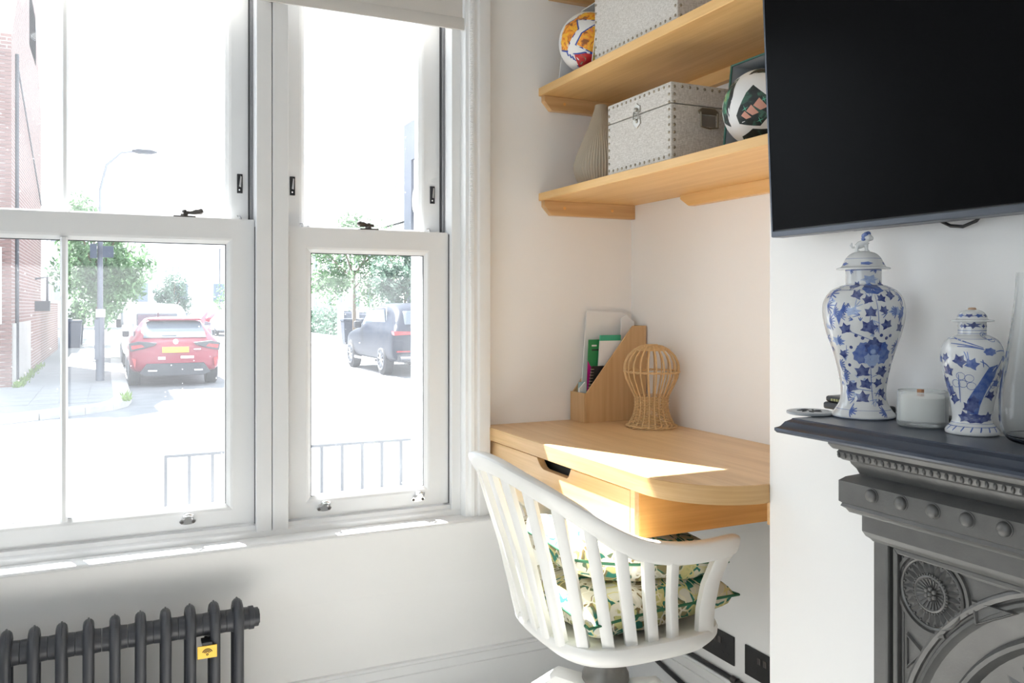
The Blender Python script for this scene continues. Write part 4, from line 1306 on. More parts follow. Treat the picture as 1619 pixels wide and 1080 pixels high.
# radius table (z, r) of the balloon outline
RT = [(0, .066), (.006, .064), (.018, .056), (.035, .048), (.055, .044), (.082, .0445), (.105, .056), (.135, .070), (.155, .0745), (.175, .0735), (.195, .064), (.212, .047), (.222, .029), (.226, .012)]
RT = [(a * 1.115, b_ * 1.115) for a, b_ in RT]


def rr(z):
    for (a, b_), (c, d) in zip(RT, RT[1:]):
        if z <= c:
            t_ = (z - a) / (c - a); t_ = max(0, t_)
            return b_ + (d - b_) * t_
    return RT[-1][1]


rt = thing('rattan_balloon', 'golden rattan hot air balloon ornament with a woven base on the desk', 'ornament', tuple(RC))
NR = 22
for k in range(NR):
    a = 2 * PI * k / NR
    path = []
    for i in range(26):
        z = .005 + .242 * i / 25
        r = rr(z)
        path.append(RC + Vector((r * math.cos(a), r * math.sin(a), z)))
    MB().tube(path, .0026, 6).build('rib', M['rattan'], rt, smooth=60)
wv = MB()
for lv in range(20):
    z = .009 + .0045 * lv
    pts = []
    for i in range(NR * 4):
        a = 2 * PI * i / (NR * 4)
        r = rr(z) + .0026 * math.cos(NR / 1 * a * .5 + PI * lv)
        pts.append(RC + Vector((r * math.cos(a), r * math.sin(a), z + .0004 * math.sin(3 * a))))
    wv.tube(pts, .0017, 5, closed=True)
wv.build('woven_base', M['rattan'], rt, smooth=60)
br2 = MB()
for ph in (0, PI):
    pts = []
    for i in range(NR * 6):
        a = 2 * PI * i / (NR * 6)
        r = .0742 + .0034 * math.cos(NR * a / 2 + ph)
        pts.append(RC + Vector((r * math.cos(a), r * math.sin(a), .0045 + .0022 * math.sin(NR * a / 2 + ph))))
    br2.tube(pts, .0024, 6, closed=True)
br2.build('braided_rim', M['rattan'], rt, smooth=60)
hp = MB()
for ph in (0, PI):
    pts = []
    for i in range(NR * 4):
        a = 2 * PI * i / (NR * 4)
        r = rr(.170) + .003 * math.cos(NR * a / 2 + ph)
        pts.append(RC + Vector((r * math.cos(a), r * math.sin(a), .170 + .0022 * math.sin(NR * a / 2 + ph))))
    hp.tube(pts, .0018, 5, closed=True)
hp.build('waist_hoop', M['rattan'], rt, smooth=60)
cp = MB()
for lv in range(6):
    z = .236 + .003 * lv
    pts = [RC + Vector(((rr(min(z, .251)) + .0015 * math.cos(11 * a + PI * lv)) * math.cos(a), (rr(min(z, .251)) + .0015 * math.cos(11 * a + PI * lv)) * math.sin(a), z)) for a in [2 * PI * i / 44 for i in range(44)]]
    cp.tube(pts, .0020, 5, closed=True)
cp.build('woven_crown', M['rattan'], rt, smooth=60)

# ------------------------------------------------------------------ swivel captain's chair
M['chair'] = flat('white_chair_paint', (.80, .79, .76), .32, var=.015)
M['steel'] = flat('grey_cast_steel', (.20, .19, .175), .42, metal=.6, var=.15, vscale=40)
CXc, CYc, ZS = -.485, -.640, .500
chr_ = thing('captains_chair', 'white painted wooden swivel captains chair with spindles pushed under the desk', 'chair', (CXc, CYc, 0))


def u_path(xb, hw, xf, rad, n=10):
    """half plan of a U, near arm end -> back -> far arm end (open towards +x)"""
    P = []
    for k in range(7):
        P.append((xf + (xb + rad - xf) * k / 7, CYc - hw))
    for k in range(n + 1):
        a = PI / 2 * k / n
        P.append((xb + rad - rad * math.sin(a), CYc - hw + rad - rad * math.cos(a)))
    m = len(P)
    far = [(x, 2 * CYc - y) for x, y in reversed(P)]
    return P + far


# rail height by distance from the back of the chair
RZ = [(-.803, .888), (-.796, .882), (-.783, .870), (-.763, .855), (-.736, .836), (-.702, .812), (-.664, .784), (-.623, .756), (-.58, .732), (-.54, .717), (-.46, .701), (-.38, .697), (-.29, .705)]


def rail_z(x):
    for (a, b_), (c, d) in zip(RZ, RZ[1:]):
        if x <= c:
            return b_ + (d - b_) * max(0, (x - a) / (c - a))
    return RZ[-1][1]


pl = u_path(-.803, .240, -.285, .22)
rings = []
for i, (x, y) in enumerate(pl):
    a = Vector(pl[max(i - 1, 0)]); b_ = Vector(pl[min(i + 1, len(pl) - 1)])
    t_ = (b_ - a).normalized(); nr = Vector((t_.y, -t_.x))     # outward
    if nr.dot(Vector((x - CXc, y - CYc))) < 0:
        nr = -nr
    z = rail_z(x)
    f_ = max(0.0, min(1.0, (-.60 - x) / .2))
    hh = .0290 - .003 * f_
    th = .0185 + .003 * f_
    ln = .010 + .004 * f_        # outward lean of the band
    sec = []
    for k in range(12):
        q = 2 * PI * k / 12 + PI / 12
        cu = math.copysign(abs(math.cos(q)) ** .6, math.cos(q)); su = math.copysign(abs(math.sin(q)) ** .6, math.sin(q))
        o_ = cu * th + su * ln
        sec.append((x + nr.x * o_, y + nr.y * o_, z + su * hh))
    rings.append(sec)
MB().loft(rings).build('arm_rail', M['chair'], chr_, smooth=50, subsurf=1)
# seat: thick dished slab with a moulded edge
sp_ = []
for k in range(72):
    a = 2 * PI * k / 72
    c_, s_ = math.cos(a), math.sin(a)
    e = 2 / 3.4
    sx = math.copysign(abs(c_) ** e, c_); sy = math.copysign(abs(s_) ** e, s_)
    sp_.append((sx, sy))


def seat_ring(kx, z, ins=0):
    return [(CXc + .012 + sx * (.216 * kx - ins), CYc + sy * (.218 * kx - ins), z) for sx, sy in sp_]


MB().loft([seat_ring(.80, ZS - .052), seat_ring(.90, ZS - .048), seat_ring(.955, ZS - .036), seat_ring(.985, ZS - .028), seat_ring(1.0, ZS - .022), seat_ring(1.005, ZS - .010), seat_ring(.99, ZS - .002), seat_ring(.97, ZS), seat_ring(.80, ZS - .004), seat_ring(.4, ZS - .010)]).build('seat', M['chair'], chr_, smooth=40)
# spindles between seat and rail
tops = u_path(-.803, .240, -.34, .22, 24)


def along(path, s):
    L_ = [0]
    for p, q in zip(path, path[1:]):
        L_.append(L_[-1] + (Vector(q) - Vector(p)).length)
    d = s * L_[-1]
    for i in range(len(path) - 1):
        if d <= L_[i + 1]:
            return Vector(path[i]).lerp(Vector(path[i + 1]), (d - L_[i]) / max(1e-9, L_[i + 1] - L_[i]))
    return Vector(path[-1])


bots = u_path(-.682, .190, -.33, .12, 24)
NS = 15
for k in range(NS):
    s = .105 + .79 * k / (NS - 1)
    tp = along(tops, s); bt = along(bots, s)
    zt = rail_z(tp.x) - .012
    rad = (Vector((bt.x, bt.y)) - Vector((CXc, CYc))).normalized()
    tan_ = Vector((-rad.y, rad.x))
    w, d = .0138, .0090
    ring = lambda p, z, g: [(p.x + tan_.x * w * a * g + rad.x * d * b_ * g, p.y + tan_.y * w * a * g + rad.y * d * b_ * g, z) for a, b_ in ((-1, -.8), (-.8, -1), (.8, -1), (1, -.8), (1, .8), (.8, 1), (-.8, 1), (-1, .8))]
    mid = bt.lerp(tp, .5)
    MB().loft([ring(bt, ZS - .012, 1), ring(mid - rad * .004, (ZS + zt) / 2, .98), ring(tp, zt, .95)]).build('spindle', M['chair'], chr_, smooth=40)
# curved front arm posts
for s in (-1, 1):
    P = [(-.345, .190, ZS - .012), (-.343, .192, ZS + .05), (-.334, .200, ZS + .11), (-.318, .212, ZS + .16), (-.300, .228, ZS + .196)]
    rings = []
    for x, dy, z in P:
        y = CYc + s * dy
        rings.append([(x + a * .022, y + b_ * .011, z) for a, b_ in ((-1, -.7), (-.8, -1), (.8, -1), (1, -.7), (1, .7), (.8, 1), (-.8, 1), (-1, .7))])
    MB().loft(rings).build('arm_post', M['chair'], chr_, smooth=40)
# swivel mechanism and splayed base
MB().lathe([(.050, ZS - .050), (.050, ZS - .062), (.036, ZS - .080), (.038, ZS - .110), (.048, ZS - .128), (.057, ZS - .148), (.058, ZS - .160), (.050, ZS - .172), (.022, ZS - .178), (.016, ZS - .25)], (CXc - .01, CYc, 0), 28).build('swivel_hub', M['steel'], chr_, smooth=40)
MB().lathe([(.030, .22), (.046, .24), (.048, .29), (.036, .305), (.022, .31)], (CXc - .01, CYc, 0), 24).build('column', M['chair'], chr_, smooth=40)
for k in range(4):
    a = PI / 4 + .10 + k * PI / 2
    ca, sa = math.cos(a), math.sin(a)
    prof_ = [(.0, .290, .030), (.06, .318, .030), (.12, .330, .027), (.19, .280, .024), (.25, .17, .022), (.285, .085, .021), (.30, .05, .021)]
    rings = []
    for d, z, w in prof_:
        c = (CXc - .01 + ca * d, CYc + sa * d)
        rings.append([(c[0] - sa * w * q, c[1] + ca * w * q, z + h) for q, h in ((-1, -.018), (-1, .012), (-.6, .020), (.6, .020), (1, .012), (1, -.018))])
    MB().loft(rings).build('leg', M['chair'], chr_, smooth=50)
    wx, wy = CXc - .01 + ca * .302, CYc + sa * .302
    MB().tube([(wx - sa * .014, wy + ca * .014, .024), (wx + sa * .014, wy - ca * .014, .024)], .024, 16).build('castor', M['black_plastic'], chr_, smooth=40)

# ------------------------------------------------------------------ cushions
def cushion_mat():
    m, nt, b = new_mat('botanical_print_cotton')
    N, L = nt.nodes, nt.links
    tc = N.new('ShaderNodeTexCoord')
    nz = N.new('ShaderNodeTexNoise'); nz.inputs['Scale'].default_value = 11; nz.inputs['Detail'].default_value = 2
    L.new(tc.outputs['Object'], nz.inputs['Vector'])
    mp = N.new('ShaderNodeVectorMath'); mp.operation = 'MULTIPLY_ADD'
    mp.inputs[1].default_value = (.09, .09, .09)
    L.new(nz.outputs['Color'], mp.inputs[0]); L.new(tc.outputs['Object'], mp.inputs[2])

    def vor(sc, feat='F1'):
        v_ = N.new('ShaderNodeTexVoronoi'); v_.feature = feat; v_.inputs['Scale'].default_value = sc
        L.new(mp.outputs[0], v_.inputs['Vector']); return v_
    v1 = vor(19); v2 = vor(19, 'DISTANCE_TO_EDGE'); v3 = vor(30, 'DISTANCE_TO_EDGE')
    sc_ = N.new('ShaderNodeSeparateColor'); L.new(v1.outputs['Color'], sc_.inputs[0])
    base = ramp(nt, [(0, (.66, .62, .50)), (.26, (.50, .47, .20)), (.46, (.70, .66, .55)), (.58, (.30, .26, .13)), (.72, (.56, .54, .24)), (.88, (.68, .66, .56))])
    base.color_ramp.interpolation = 'CONSTANT'
    L.new(sc_.outputs[0], base.inputs['Fac'])

    def edge(vn, w, soft=.006):
        r_ = N.new('ShaderNodeMapRange'); r_.inputs['From Min'].default_value = w; r_.inputs['From Max'].default_value = w + soft
        r_.inputs['To Min'].default_value = 1; r_.inputs['To Max'].default_value = 0
        L.new(vn.outputs['Distance'], r_.inputs['Value']); return r_
    e1, e2 = edge(v2, .055, .02), edge(v3, .05, .02)
    # which outlines are teal, which are brown
    n2 = N.new('ShaderNodeTexNoise'); n2.inputs['Scale'].default_value = 13
    L.new(tc.outputs['Object'], n2.inputs['Vector'])
    col = ramp(nt, [(.44, (.23, .17, .07)), (.50, (.02, .16, .115)), (.60, (.03, .20, .15))])
    L.new(n2.outputs['Fac'], col.inputs['Fac'])
    m1 = N.new('ShaderNodeMix'); m1.data_type = 'RGBA'
    L.new(e1.outputs[0], m1.inputs['Factor']); L.new(base.outputs['Color'], m1.inputs['A']); L.new(col.outputs['Color'], m1.inputs['B'])
    col2 = ramp(nt, [(.46, (.80, .77, .68)), (.56, (.66, .60, .27))])
    L.new(n2.outputs['Fac'], col2.inputs['Fac'])
    m2 = N.new('ShaderNodeMix'); m2.data_type = 'RGBA'
    L.new(e2.outputs[0], m2.inputs['Factor']); L.new(m1.outputs['Result'], m2.inputs['A']); L.new(col2.outputs['Color'], m2.inputs['B'])
    L.new(m2.outputs['Result'], b.inputs['Base Color'])
    b.inputs['Roughness'].default_value = .85
    return m


M['cushion'] = cushion_mat()
M['piping'] = flat('green_piping', (.03, .14, .07), .7, var=.2)


def cushion(label, c, hx, hy, h, rz, tilt=(0, 0), lift=None, seed=0):
    """pillow: two bulging sheets meeting in a piped seam"""
    rnd = random.Random(seed)
    t = thing('cushion', label, 'cushion', c)
    n = 26
    R = Matrix.Rotation(rz, 4, 'Z') @ Matrix.Rotation(tilt[0], 4, 'X') @ Matrix.Rotation(tilt[1], 4, 'Y')
    ph = [rnd.uniform(0, 6) for _ in range(6)]

    def pt(u, v_, sgn):
        k = max(0, (1 - u ** 4)) ** .42 * max(0, (1 - v_ ** 4)) ** .42
        pin = 1 - .07 * (1 - (u * v_) ** 2) * max(abs(u), abs(v_)) ** 4
        wr = .004 * k * (math.sin(7 * u + ph[0]) * math.sin(6 * v_ + ph[1]) + math.sin(11 * u - 5 * v_ + ph[2]) * .5)
        x, y = u * hx * pin, v_ * hy * pin
        z = sgn * h * k * (.94 + .06 * math.sin(3 * u + ph[3])) + wr
        if lift:
            z += lift(u, v_)
        p = R @ Vector((x, y, z))
        return (c[0] + p.x, c[1] + p.y, c[2] + p.z)
    mb_ = MB()
    for sgn in (1, -1):
        vs = [pt(-1 + 2 * i / n, -1 + 2 * j / n, sgn) for i in range(n + 1) for j in range(n + 1)]
        fs = [(i * (n + 1) + j, (i + 1) * (n + 1) + j, (i + 1) * (n + 1) + j + 1, i * (n + 1) + j + 1) for i in range(n) for j in range(n)]
        mb_.add(vs, fs)
    mb_.build('cover', M['cushion'], t, smooth=80)
    edge = []
    for q in range(4):
        for i in range(n):
            w = -1 + 2 * i / n
            u, v_ = ((w, -1), (1, w), (-w, 1), (-1, -w))[q]
            edge.append(pt(u, v_, 1))
    MB().tube(edge, .0034, 6, closed=True).build('piping', M['piping'], t, smooth=60)
    return t


cushion('lower plump cushion in green and yellow botanical print lying on the white chair seat', (-.452, -.650, ZS + .056), .212, .178, .062, .04, (.0, -.02), None, 3)
cushion('upper botanical print cushion slumped against the spindles of the white chair', (-.475, -.645, ZS + .160), .205, .182, .060, -.05, (-.02, .07), lambda u, v_: .022 * max(0, -u) ** 2, 9)
cushion('third botanical print cushion upright behind the others against the chair rail', (-.56, -.62, ZS + .262), .150, .165, .036, .05, (.0, .45), None, 12) if False else None

# ------------------------------------------------------------------ column radiator
M['rad'] = flat('anthracite_radiator_paint', (.050, .052, .060), .38, var=.12, vscale=25)
RX0, PITCH = -1.292, .0580
rd = thing('column_radiator', 'anthracite grey column radiator standing below the window', 'radiator', (-1.7, -.11, 0))
proto_s = None
ZT = .487
for k in range(14):
    x = RX0 - PITCH * k
    if proto_s is None:
        mbs = MB()
        # a flattened loop: front leg, over the top, rear leg
        pts = []
        yf, yr = -.142, -.078
        zc = ZT - .040
        path = [(x, yf, .10), (x, yf, zc - .03)]
        for i in range(9):
            a = PI * i / 8
            path.append((x, (yf + yr) / 2 - .032 * math.cos(a), zc + .026 * math.sin(a)))
        path += [(x, yr, zc - .03), (x, yr, .10)]
        mbs.tube(path, .0125, 12)
        # ridge where the pressed halves meet
        ridge = [(p[0], (p[1] - (yf + yr) / 2) * 1.17 + (yf + yr) / 2, p[2] + (.013 if 1 < i < 11 else 0)) for i, p in enumerate(path)]
        s_ = mbs.build('section', M['rad'], rd, smooth=50)
        proto_s = s_
        MB().tube([(x - .0285, -.110, .431), (x - .014, -.110, .431), (x - .0135, -.110, .431), (x + .0135, -.110, .431), (x + .014, -.110, .431), (x + .0285, -.110, .431)], [.0275, .0285, .030, .030, .0285, .0275], 24).build('header_ring', M['rad'], s_, smooth=30)
        MB().tube([(x - .0285, -.110, .12), (x + .0285, -.110, .12)], .0285, 20).build('lower_ring', M['rad'], s_, smooth=30)
        MB().tube(ridge, .0022, 5).build('seam_ridge', M['rad'], s_, smooth=60)
    else:
        s_ = bpy.data.objects.new('section', proto_s.data); COL.objects.link(s_); s_.parent = rd
        s_.location = (-PITCH * k, 0, 0)
        for ch_ in proto_s.children:
            g = bpy.data.objects.new(ch_.name.split('.')[0], ch_.data); COL.objects.link(g); g.parent = s_
MB().tube([(RX0 + .028, -.11, .431), (RX0 + .040, -.11, .431), (RX0 + .041, -.11, .431), (RX0 + .052, -.11, .431)], [.0295, .0295, .024, .024], 20).build('end_plug', M['rad'], rd, smooth=30)
MB().tube([(RX0 + .052, -.11, .431), (RX0 + .055, -.11, .431)], .020, 6).build('plug_nut', M['rad'], rd)
for xx in (RX0, RX0 - PITCH * 12):
    MB().box(xx - .02, xx + .02, -.14, -.08, 0, .11).build('foot', M['rad'], rd, bevel=.004)
tg = thing('brass_tag', 'small brass tag with a black arc symbol hanging on the radiator', 'tag', (-1.371, -.159, .362))
MB().box(-1.3945, -1.3475, -.1605, -.1580, .362, .394).build('plate', flat('brass', (.75, .46, .08), .35, metal=.55, var=.08), tg, bevel=.001)
arcs = MB()
for r in (.012, .0085, .005):
    arcs.tube([(-1.371 + r * math.cos(a), -.1608, .374 + r * math.sin(a)) for a in [.35 + (PI - .7) * i / 12 for i in range(13)]], .0011, 5)
arcs.tube([(-1.371 + .0022 * math.cos(a), -.1608, .372 + .0022 * math.sin(a)) for a in [2 * PI * i / 10 for i in range(10)]], .0009, 5, closed=True)
arcs.build('symbol', M['black_plastic'], tg)
MB().box(-1.383, -1.359, -.1585, -.120, .394, .401).build('hanger', M['black_plastic'], tg)
MB().tube([(-1.371, -.122, .398), (-1.371, -.122, .404)], .004, 8).build('magnet', M['black_plastic'], tg)

# ------------------------------------------------------------------ sockets, conduit, cable
M['socket'] = flat('black_nickel_plate', (.035, .034, .034), .35, metal=.4)


def socket(label, y0, y1, z0, z1, sw):
    t = thing('wall_socket', label, 'socket', (0, (y0 + y1) / 2, z0), 0, 'black wall sockets above the skirting')
    MB().box(-.0045, 0, y0, y1, z0, z1).build('plate', M['socket'], t, bevel=.0015)
    for k in range(2):
        yc = y0 + (y1 - y0) * (.26 if k == 0 else .74)
        zc = (z0 + z1) / 2 - .006
        for dy, dz, wy, wz in ((0, .010, .0022, .0045), (-.011, -.010, .0034, .0022), (.011, -.010, .0034, .0022)):
            MB().box(-.0050, -.0040, yc + dy - wy, yc + dy + wy, zc + dz - wz, zc + dz + wz).build('pin_hole', M['black_plastic'], t)
        if k == sw or sw == 2:
            ys = y0 + (y1 - y0) * (.42 if k == 0 else .58)
            MB().box(-.0075, -.0045, ys - .006, ys + .006, zc + .012, zc + .030).build('switch', M['gun'], t, bevel=.001)
    return t


socket('black double wall socket showing beside the chair seat', -.528, -.386, .2345, .3165, 2)
socket('black double wall socket next to the chimney breast', -.715, -.573, .2325, .3140, 2)
cd = thing('conduit', 'thin black conduit lying along the top of the alcove skirting', 'conduit', (-.008, -.4, .193))
MB().tube([(-.0075, -.02, .200), (-.0075, -.535, .200)], .0065, 10).build('pipe', M['black_plastic'], cd, smooth=60)
MB().tube([(-.009, -.527, .200), (-.009, -.548, .200)], .0105, 8).build('coupling', M['gun'], cd, smooth=40)
MB().tube([(-.009, -.548, .200), (-.011, -.70, .200), (-.011, -1.03, .200)], .007, 10).build('pipe', M['black_plastic'], cd, smooth=60)
wr = MB().tube([(-.028, -.03, .155), (-.030, -.25, .120), (-.030, -.40, .098), (-.031, -.55, .060), (-.032, -.70, .012), (-.036, -.95, .0075)], .0075, 10).build('black_cable', M['black_plastic'], smooth=60)
tag(wr, 'black cable running down the front of the alcove skirting behind the chair', 'cable')

# ------------------------------------------------------------------ television
M['screen'] = flat('tv_screen', (.0035, .0035, .004), .25, var=0, spec=.04)
M['bezel'] = flat('dark_aluminium_bezel', (.10, .11, .13), .35, metal=.6)
tv = thing('television', 'large black flat television mounted on the chimney breast', 'television', (-.40, -1.75, 1.385))
TT = math.tan(math.radians(2.75))


def tvx(x, z):
    return x - (z - 1.385) * TT


def tvbox(x0, x1, y0, y1, z0, z1):
    return MB().add([(tvx(x, z), y, z) for z in (z0, z1) for y in (y0, y1) for x in (x0, x1)], [(0, 2, 3, 1), (4, 5, 7, 6), (0, 1, 5, 4), (2, 6, 7, 3), (0, 4, 6, 2), (1, 3, 7, 5)])


TY0, TY1, TZ0, TZ1 = -2.37, -1.137, 1.385, 2.09
tvbox(-.418, -.392, TY0, TY1, TZ0, TZ1).build('housing', M['black_plastic'], tv, bevel=.002)
tvbox(-.4205, -.4182, TY0 + .006, TY1 - .004, TZ0 + .013, TZ1 - .006).build('screen', M['screen'], tv)
tvbox(-.4215, -.392, TY0, TY1, TZ0 - .001, TZ0 + .011).build('lower_bezel', M['bezel'], tv, bevel=.002)
tvbox(-.4212, -.4182, TY1 - .004, TY1, TZ0, TZ1).build('side_bezel', M['bezel'], tv)
tvbox(-.392, -.372, TY0 + .25, TY1 - .16, TZ0 + .0, TZ0 + .42).build('rear_bulge', M['black_plastic'], tv, bevel=.006)
MB().box(-.400, -.354, -1.95, -1.55, 1.60, 1.85).build('wall_bracket', M['gun'], tv)
cb = MB().tube([(-.372, -1.452, 1.415), (-.372, -1.470, 1.390), (-.370, -1.490, 1.379), (-.370, -1.512, 1.376), (-.370, -1.535, 1.383), (-.372, -1.558, 1.405), (-.374, -1.57, 1.42)], .0028, 8).build('television_cable', M['black_plastic'], smooth=60)
tag(cb, 'thin black cable looping down under the television', 'cable')

# ------------------------------------------------------------------ cast iron fireplace
M['iron'] = flat('blackened_cast_iron', (.135, .132, .127), .42, metal=.3, var=.18, vscale=30, bump=.12, bscale=260)
M['mantel'] = flat('black_lead_mantel', (.048, .058, .082), .28, metal=.3, var=.15, vscale=30, bump=.1, bscale=200)  # blue in the base colour stands in for the sky's reflection
FY0, FY1, FXB, WALL = -1.395, -2.173, -.436, -.353
fp = thing('cast_iron_fireplace', 'black cast iron fireplace surround with a rosette and an arched opening', 'fireplace', (-.42, -1.784, 0))


def ledge(prof, x0=FXB, y0=FY0, y1=FY1):
    """mitred moulding: prof = (projection, z)"""
    rings = []
    cols = [lambda p: (WALL, y0 + p), lambda p: (x0 - p, y0 + p), lambda p: (x0 - p, y1 - p), lambda p: (WALL, y1 - p)]
    return MB().loft([[(*c(p), z) for p, z in prof] for c in cols])


MANT = [(0, 1.0445), (.146, 1.0445), (.149, 1.048), (.149, 1.0525), (.144, 1.0545), (.142, 1.0560), (.137, 1.0635), (.130, 1.0675), (.1285, 1.0697), (0, 1.0697)]
MANT = [(p, z - .006) for p, z in MANT]
ledge(MANT, FXB, -1.473, -2.095).build('mantel_shelf', M['mantel'], fp, smooth=25)
CORN = [(0, 1.0385), (.050, 1.0385), (.050, 1.016), (.046, 1.010), (.044, 1.008), (0, 1.008)]
ledge(CORN).build('cornice', M['iron'], fp, smooth=25)
ledge([(0, 1.008), (.037, 1.008), (.040, 1.003), (.038, .994), (.033, .990), (0, .990)]).build('bead_rail', M['iron'], fp, smooth=40)
ledge([(0, .990), (.026, .990), (.024, .984), (.018, .976), (.014, .966), (.022, .958), (0, .958)]).build('cove', M['iron'], fp, smooth=50)
ledge([(0, .968), (.014, .968), (.030, .962), (.038, .955), (.038, .920), (.034, .917), (.036, .912), (.030, .908), (.026, .902), (.014, .900), (0, .900)]).build('frieze', M['iron'], fp, smooth=25)
# rope of small beads under the cornice
b0 = None
mbd = MB()
for k in range(66):
    y = FY0 + .036 - k * .0128
    mbd.sphere((FXB - .0385, y, .9985), .0042, 6, 4, (1, .8, 1.35))
mbd.build('bead_row', M['iron'], fp, smooth=70).__setitem__('kind', 'stuff')
boss0 = None
for k in range(13):
    y = -1.427 - .0566 * k
    if boss0 is None:
        boss0 = MB()
        boss0.lathe([(.0125, 0), (.0125, .001), (.0108, .0012), (.0106, .0035), (.0090, .0062), (.005, .008), (.0008, .0084)], (0, 0, 0), 18)
        boss0 = boss0.build('boss', M['iron'], fp, smooth=50, local=True)
        o_ = boss0
    else:
        o_ = bpy.data.objects.new('boss', boss0.data); COL.objects.link(o_); o_.parent = fp
    o_.matrix_local = Matrix.Translation(Vector((FXB - .038, y, .942)) - Vector((-.42, -1.784, 0))) @ Matrix.Rotation(-PI / 2, 4, 'Y')
# flat frame: stiles and head, chamfered outer corner
MB().prism([(WALL, FY0), (FXB, FY0), (FXB, FY0 - .030), (WALL, FY0 - .030)], 'z', 0, .905).build('stile', M['iron'], fp, bevel=.004)
MB().prism([(WALL, FY1), (FXB, FY1), (FXB, FY1 + .030), (WALL, FY1 + .030)], 'z', 0, .905).build('stile', M['iron'], fp, bevel=.004)
MB().box(FXB, WALL, FY1 + .030, FY0 - .030, .862, .905).build('head_rail', M['iron'], fp, bevel=.002)
ledge([(0, .905), (.012, .905), (.012, .872), (.008, .864), (.003, .860), (0, .856)]).build('lower_fascia', M['iron'], fp, smooth=25)
# inner bead around the panel
PX = FXB + .014
yi0, yi1, zi1 = FY0 - .030, FY1 + .030, .862


def inner_bead(d0, d1, x0, x1, name):
    mb_ = MB()
    for ya, yb in ((yi0 - d0, yi0 - d1), (yi1 + d0, yi1 + d1)):
        mb_.prism([(ya, 0), (ya, zi1 - d0), (yb, zi1 - d1), (yb, 0)], 'x', x0, x1)
    mb_.prism([(yi0 - d0, zi1 - d0), (yi1 + d0, zi1 - d0), (yi1 + d1, zi1 - d1), (yi0 - d1, zi1 - d1)], 'x', x0, x1)
    mb_.build(name, M['iron'], fp, bevel=.002)


inner_bead(.0, .007, PX + .010, WALL, 'groove')
inner_bead(.007, .016, FXB + .003, WALL, 'inner_bead')
inner_bead(.016, .021, PX - .002, WALL, 'inner_fillet')
# spandrel plate with the arched hole
AY, AZ, AR = -1.784, .526, .341


def arch_pts(r, n=40):
    P = [(AY + r, 0)]
    P += [(AY + r * math.cos(PI * k / n), AZ + r * math.sin(PI * k / n)) for k in range(n + 1)]
    P.append((AY - r, 0))
    return P


def arch_band(r0, r1, x_of, name, sm=40, seg=None):
    """x_of: list of (radius, x) from outside to inside"""
    rows = [[(x, y, z) for y, z in arch_pts(r)] for r, x in x_of]
    m_ = MB()
    n = len(rows[0])
    vs = [p for r in rows for p in r]
    fs = [(k * n + i, k * n + i + 1, (k + 1) * n + i + 1, (k + 1) * n + i) for k in range(len(rows) - 1) for i in range(n - 1)]
    m_.add(vs, fs)
    return m_.build(name, M['iron'], fp, smooth=sm, recalc=False)


ya, yb, zt_ = yi0 - .020, yi1 + .020, zi1 - .020
n = 48
vs = []
fs = []
for k in range(n + 1):
    a = PI * k / n
    c_, s_ = math.cos(a), math.sin(a)
    vs.append((PX, AY + AR * c_, AZ + AR * s_))
    half = (ya - yb) / 2
    t_ = min((half / abs(c_)) if abs(c_) > 1e-6 else 9, ((zt_ - AZ) / s_) if s_ > 1e-6 else 9)
    vs.append((PX, AY + t_ * c_, AZ + t_ * s_))
vs += [(PX, ya, zt_), (PX, yb, zt_)]
for k in range(n):
    p0, p1 = vs[2 * k + 1], vs[2 * k + 3]
    if abs(p0[1] - p1[1]) > 1e-6 and abs(p0[2] - p1[2]) > 1e-6:
        ci = 2 * (n + 1) + (0 if p0[1] > AY else 1)
        fs.append((2 * k, 2 * k + 1, ci, 2 * k + 3, 2 * k + 2))
    else:
        fs.append((2 * k, 2 * k + 1, 2 * k + 3, 2 * k + 2))
for s in (1, -1):
    o_ = len(vs)
    vs += [(PX, AY + s * AR, 0), (PX, AY + s * AR, AZ), (PX, ya if s > 0 else yb, AZ), (PX, ya if s > 0 else yb, 0)]
    fs.append((o_, o_ + 1, o_ + 2, o_ + 3))
MB().add(vs, fs).build('spandrel_plate', M['iron'], fp)
arch_band(0, 0, [(AR + .012, PX), (AR + .010, PX - .004), (AR + .006, PX - .006), (AR, PX - .004), (AR - .001, PX + .002), (AR - .004, PX + .004), (AR - .007, PX - .001), (AR - .012, PX - .002), (AR - .016, PX + .003), (AR - .020, PX + .006)], 'arch_moulding', 30)
arch_band(0, 0, [(AR - .020, PX + .006), (AR - .052, PX + .016)], 'arch_band')
arch_band(0, 0, [(AR - .052, PX + .016), (AR - .054, PX + .010), (AR - .058, PX + .006), (AR - .064, PX + .007), (AR - .070, PX + .016), (AR - .072, PX + .022)], 'arch_moulding', 40)
arch_band(0, 0, [(AR - .072, PX + .022), (AR - .080, PX + .024), (AR - .145, PX + .040)], 'arch_insert')
arch_band(0, 0, [(AR - .145, PX + .040), (AR - .15, PX + .05), (AR - .16, WALL - .004)], 'arch_reveal')
MB().box(WALL - .004, WALL, AY - .3, AY + .3, 0, AZ + .3).build('fire_back', flat('sooty_back', (.01, .01, .01), .9), fp)  # dark plate over the uncut recess; its shade is painted in
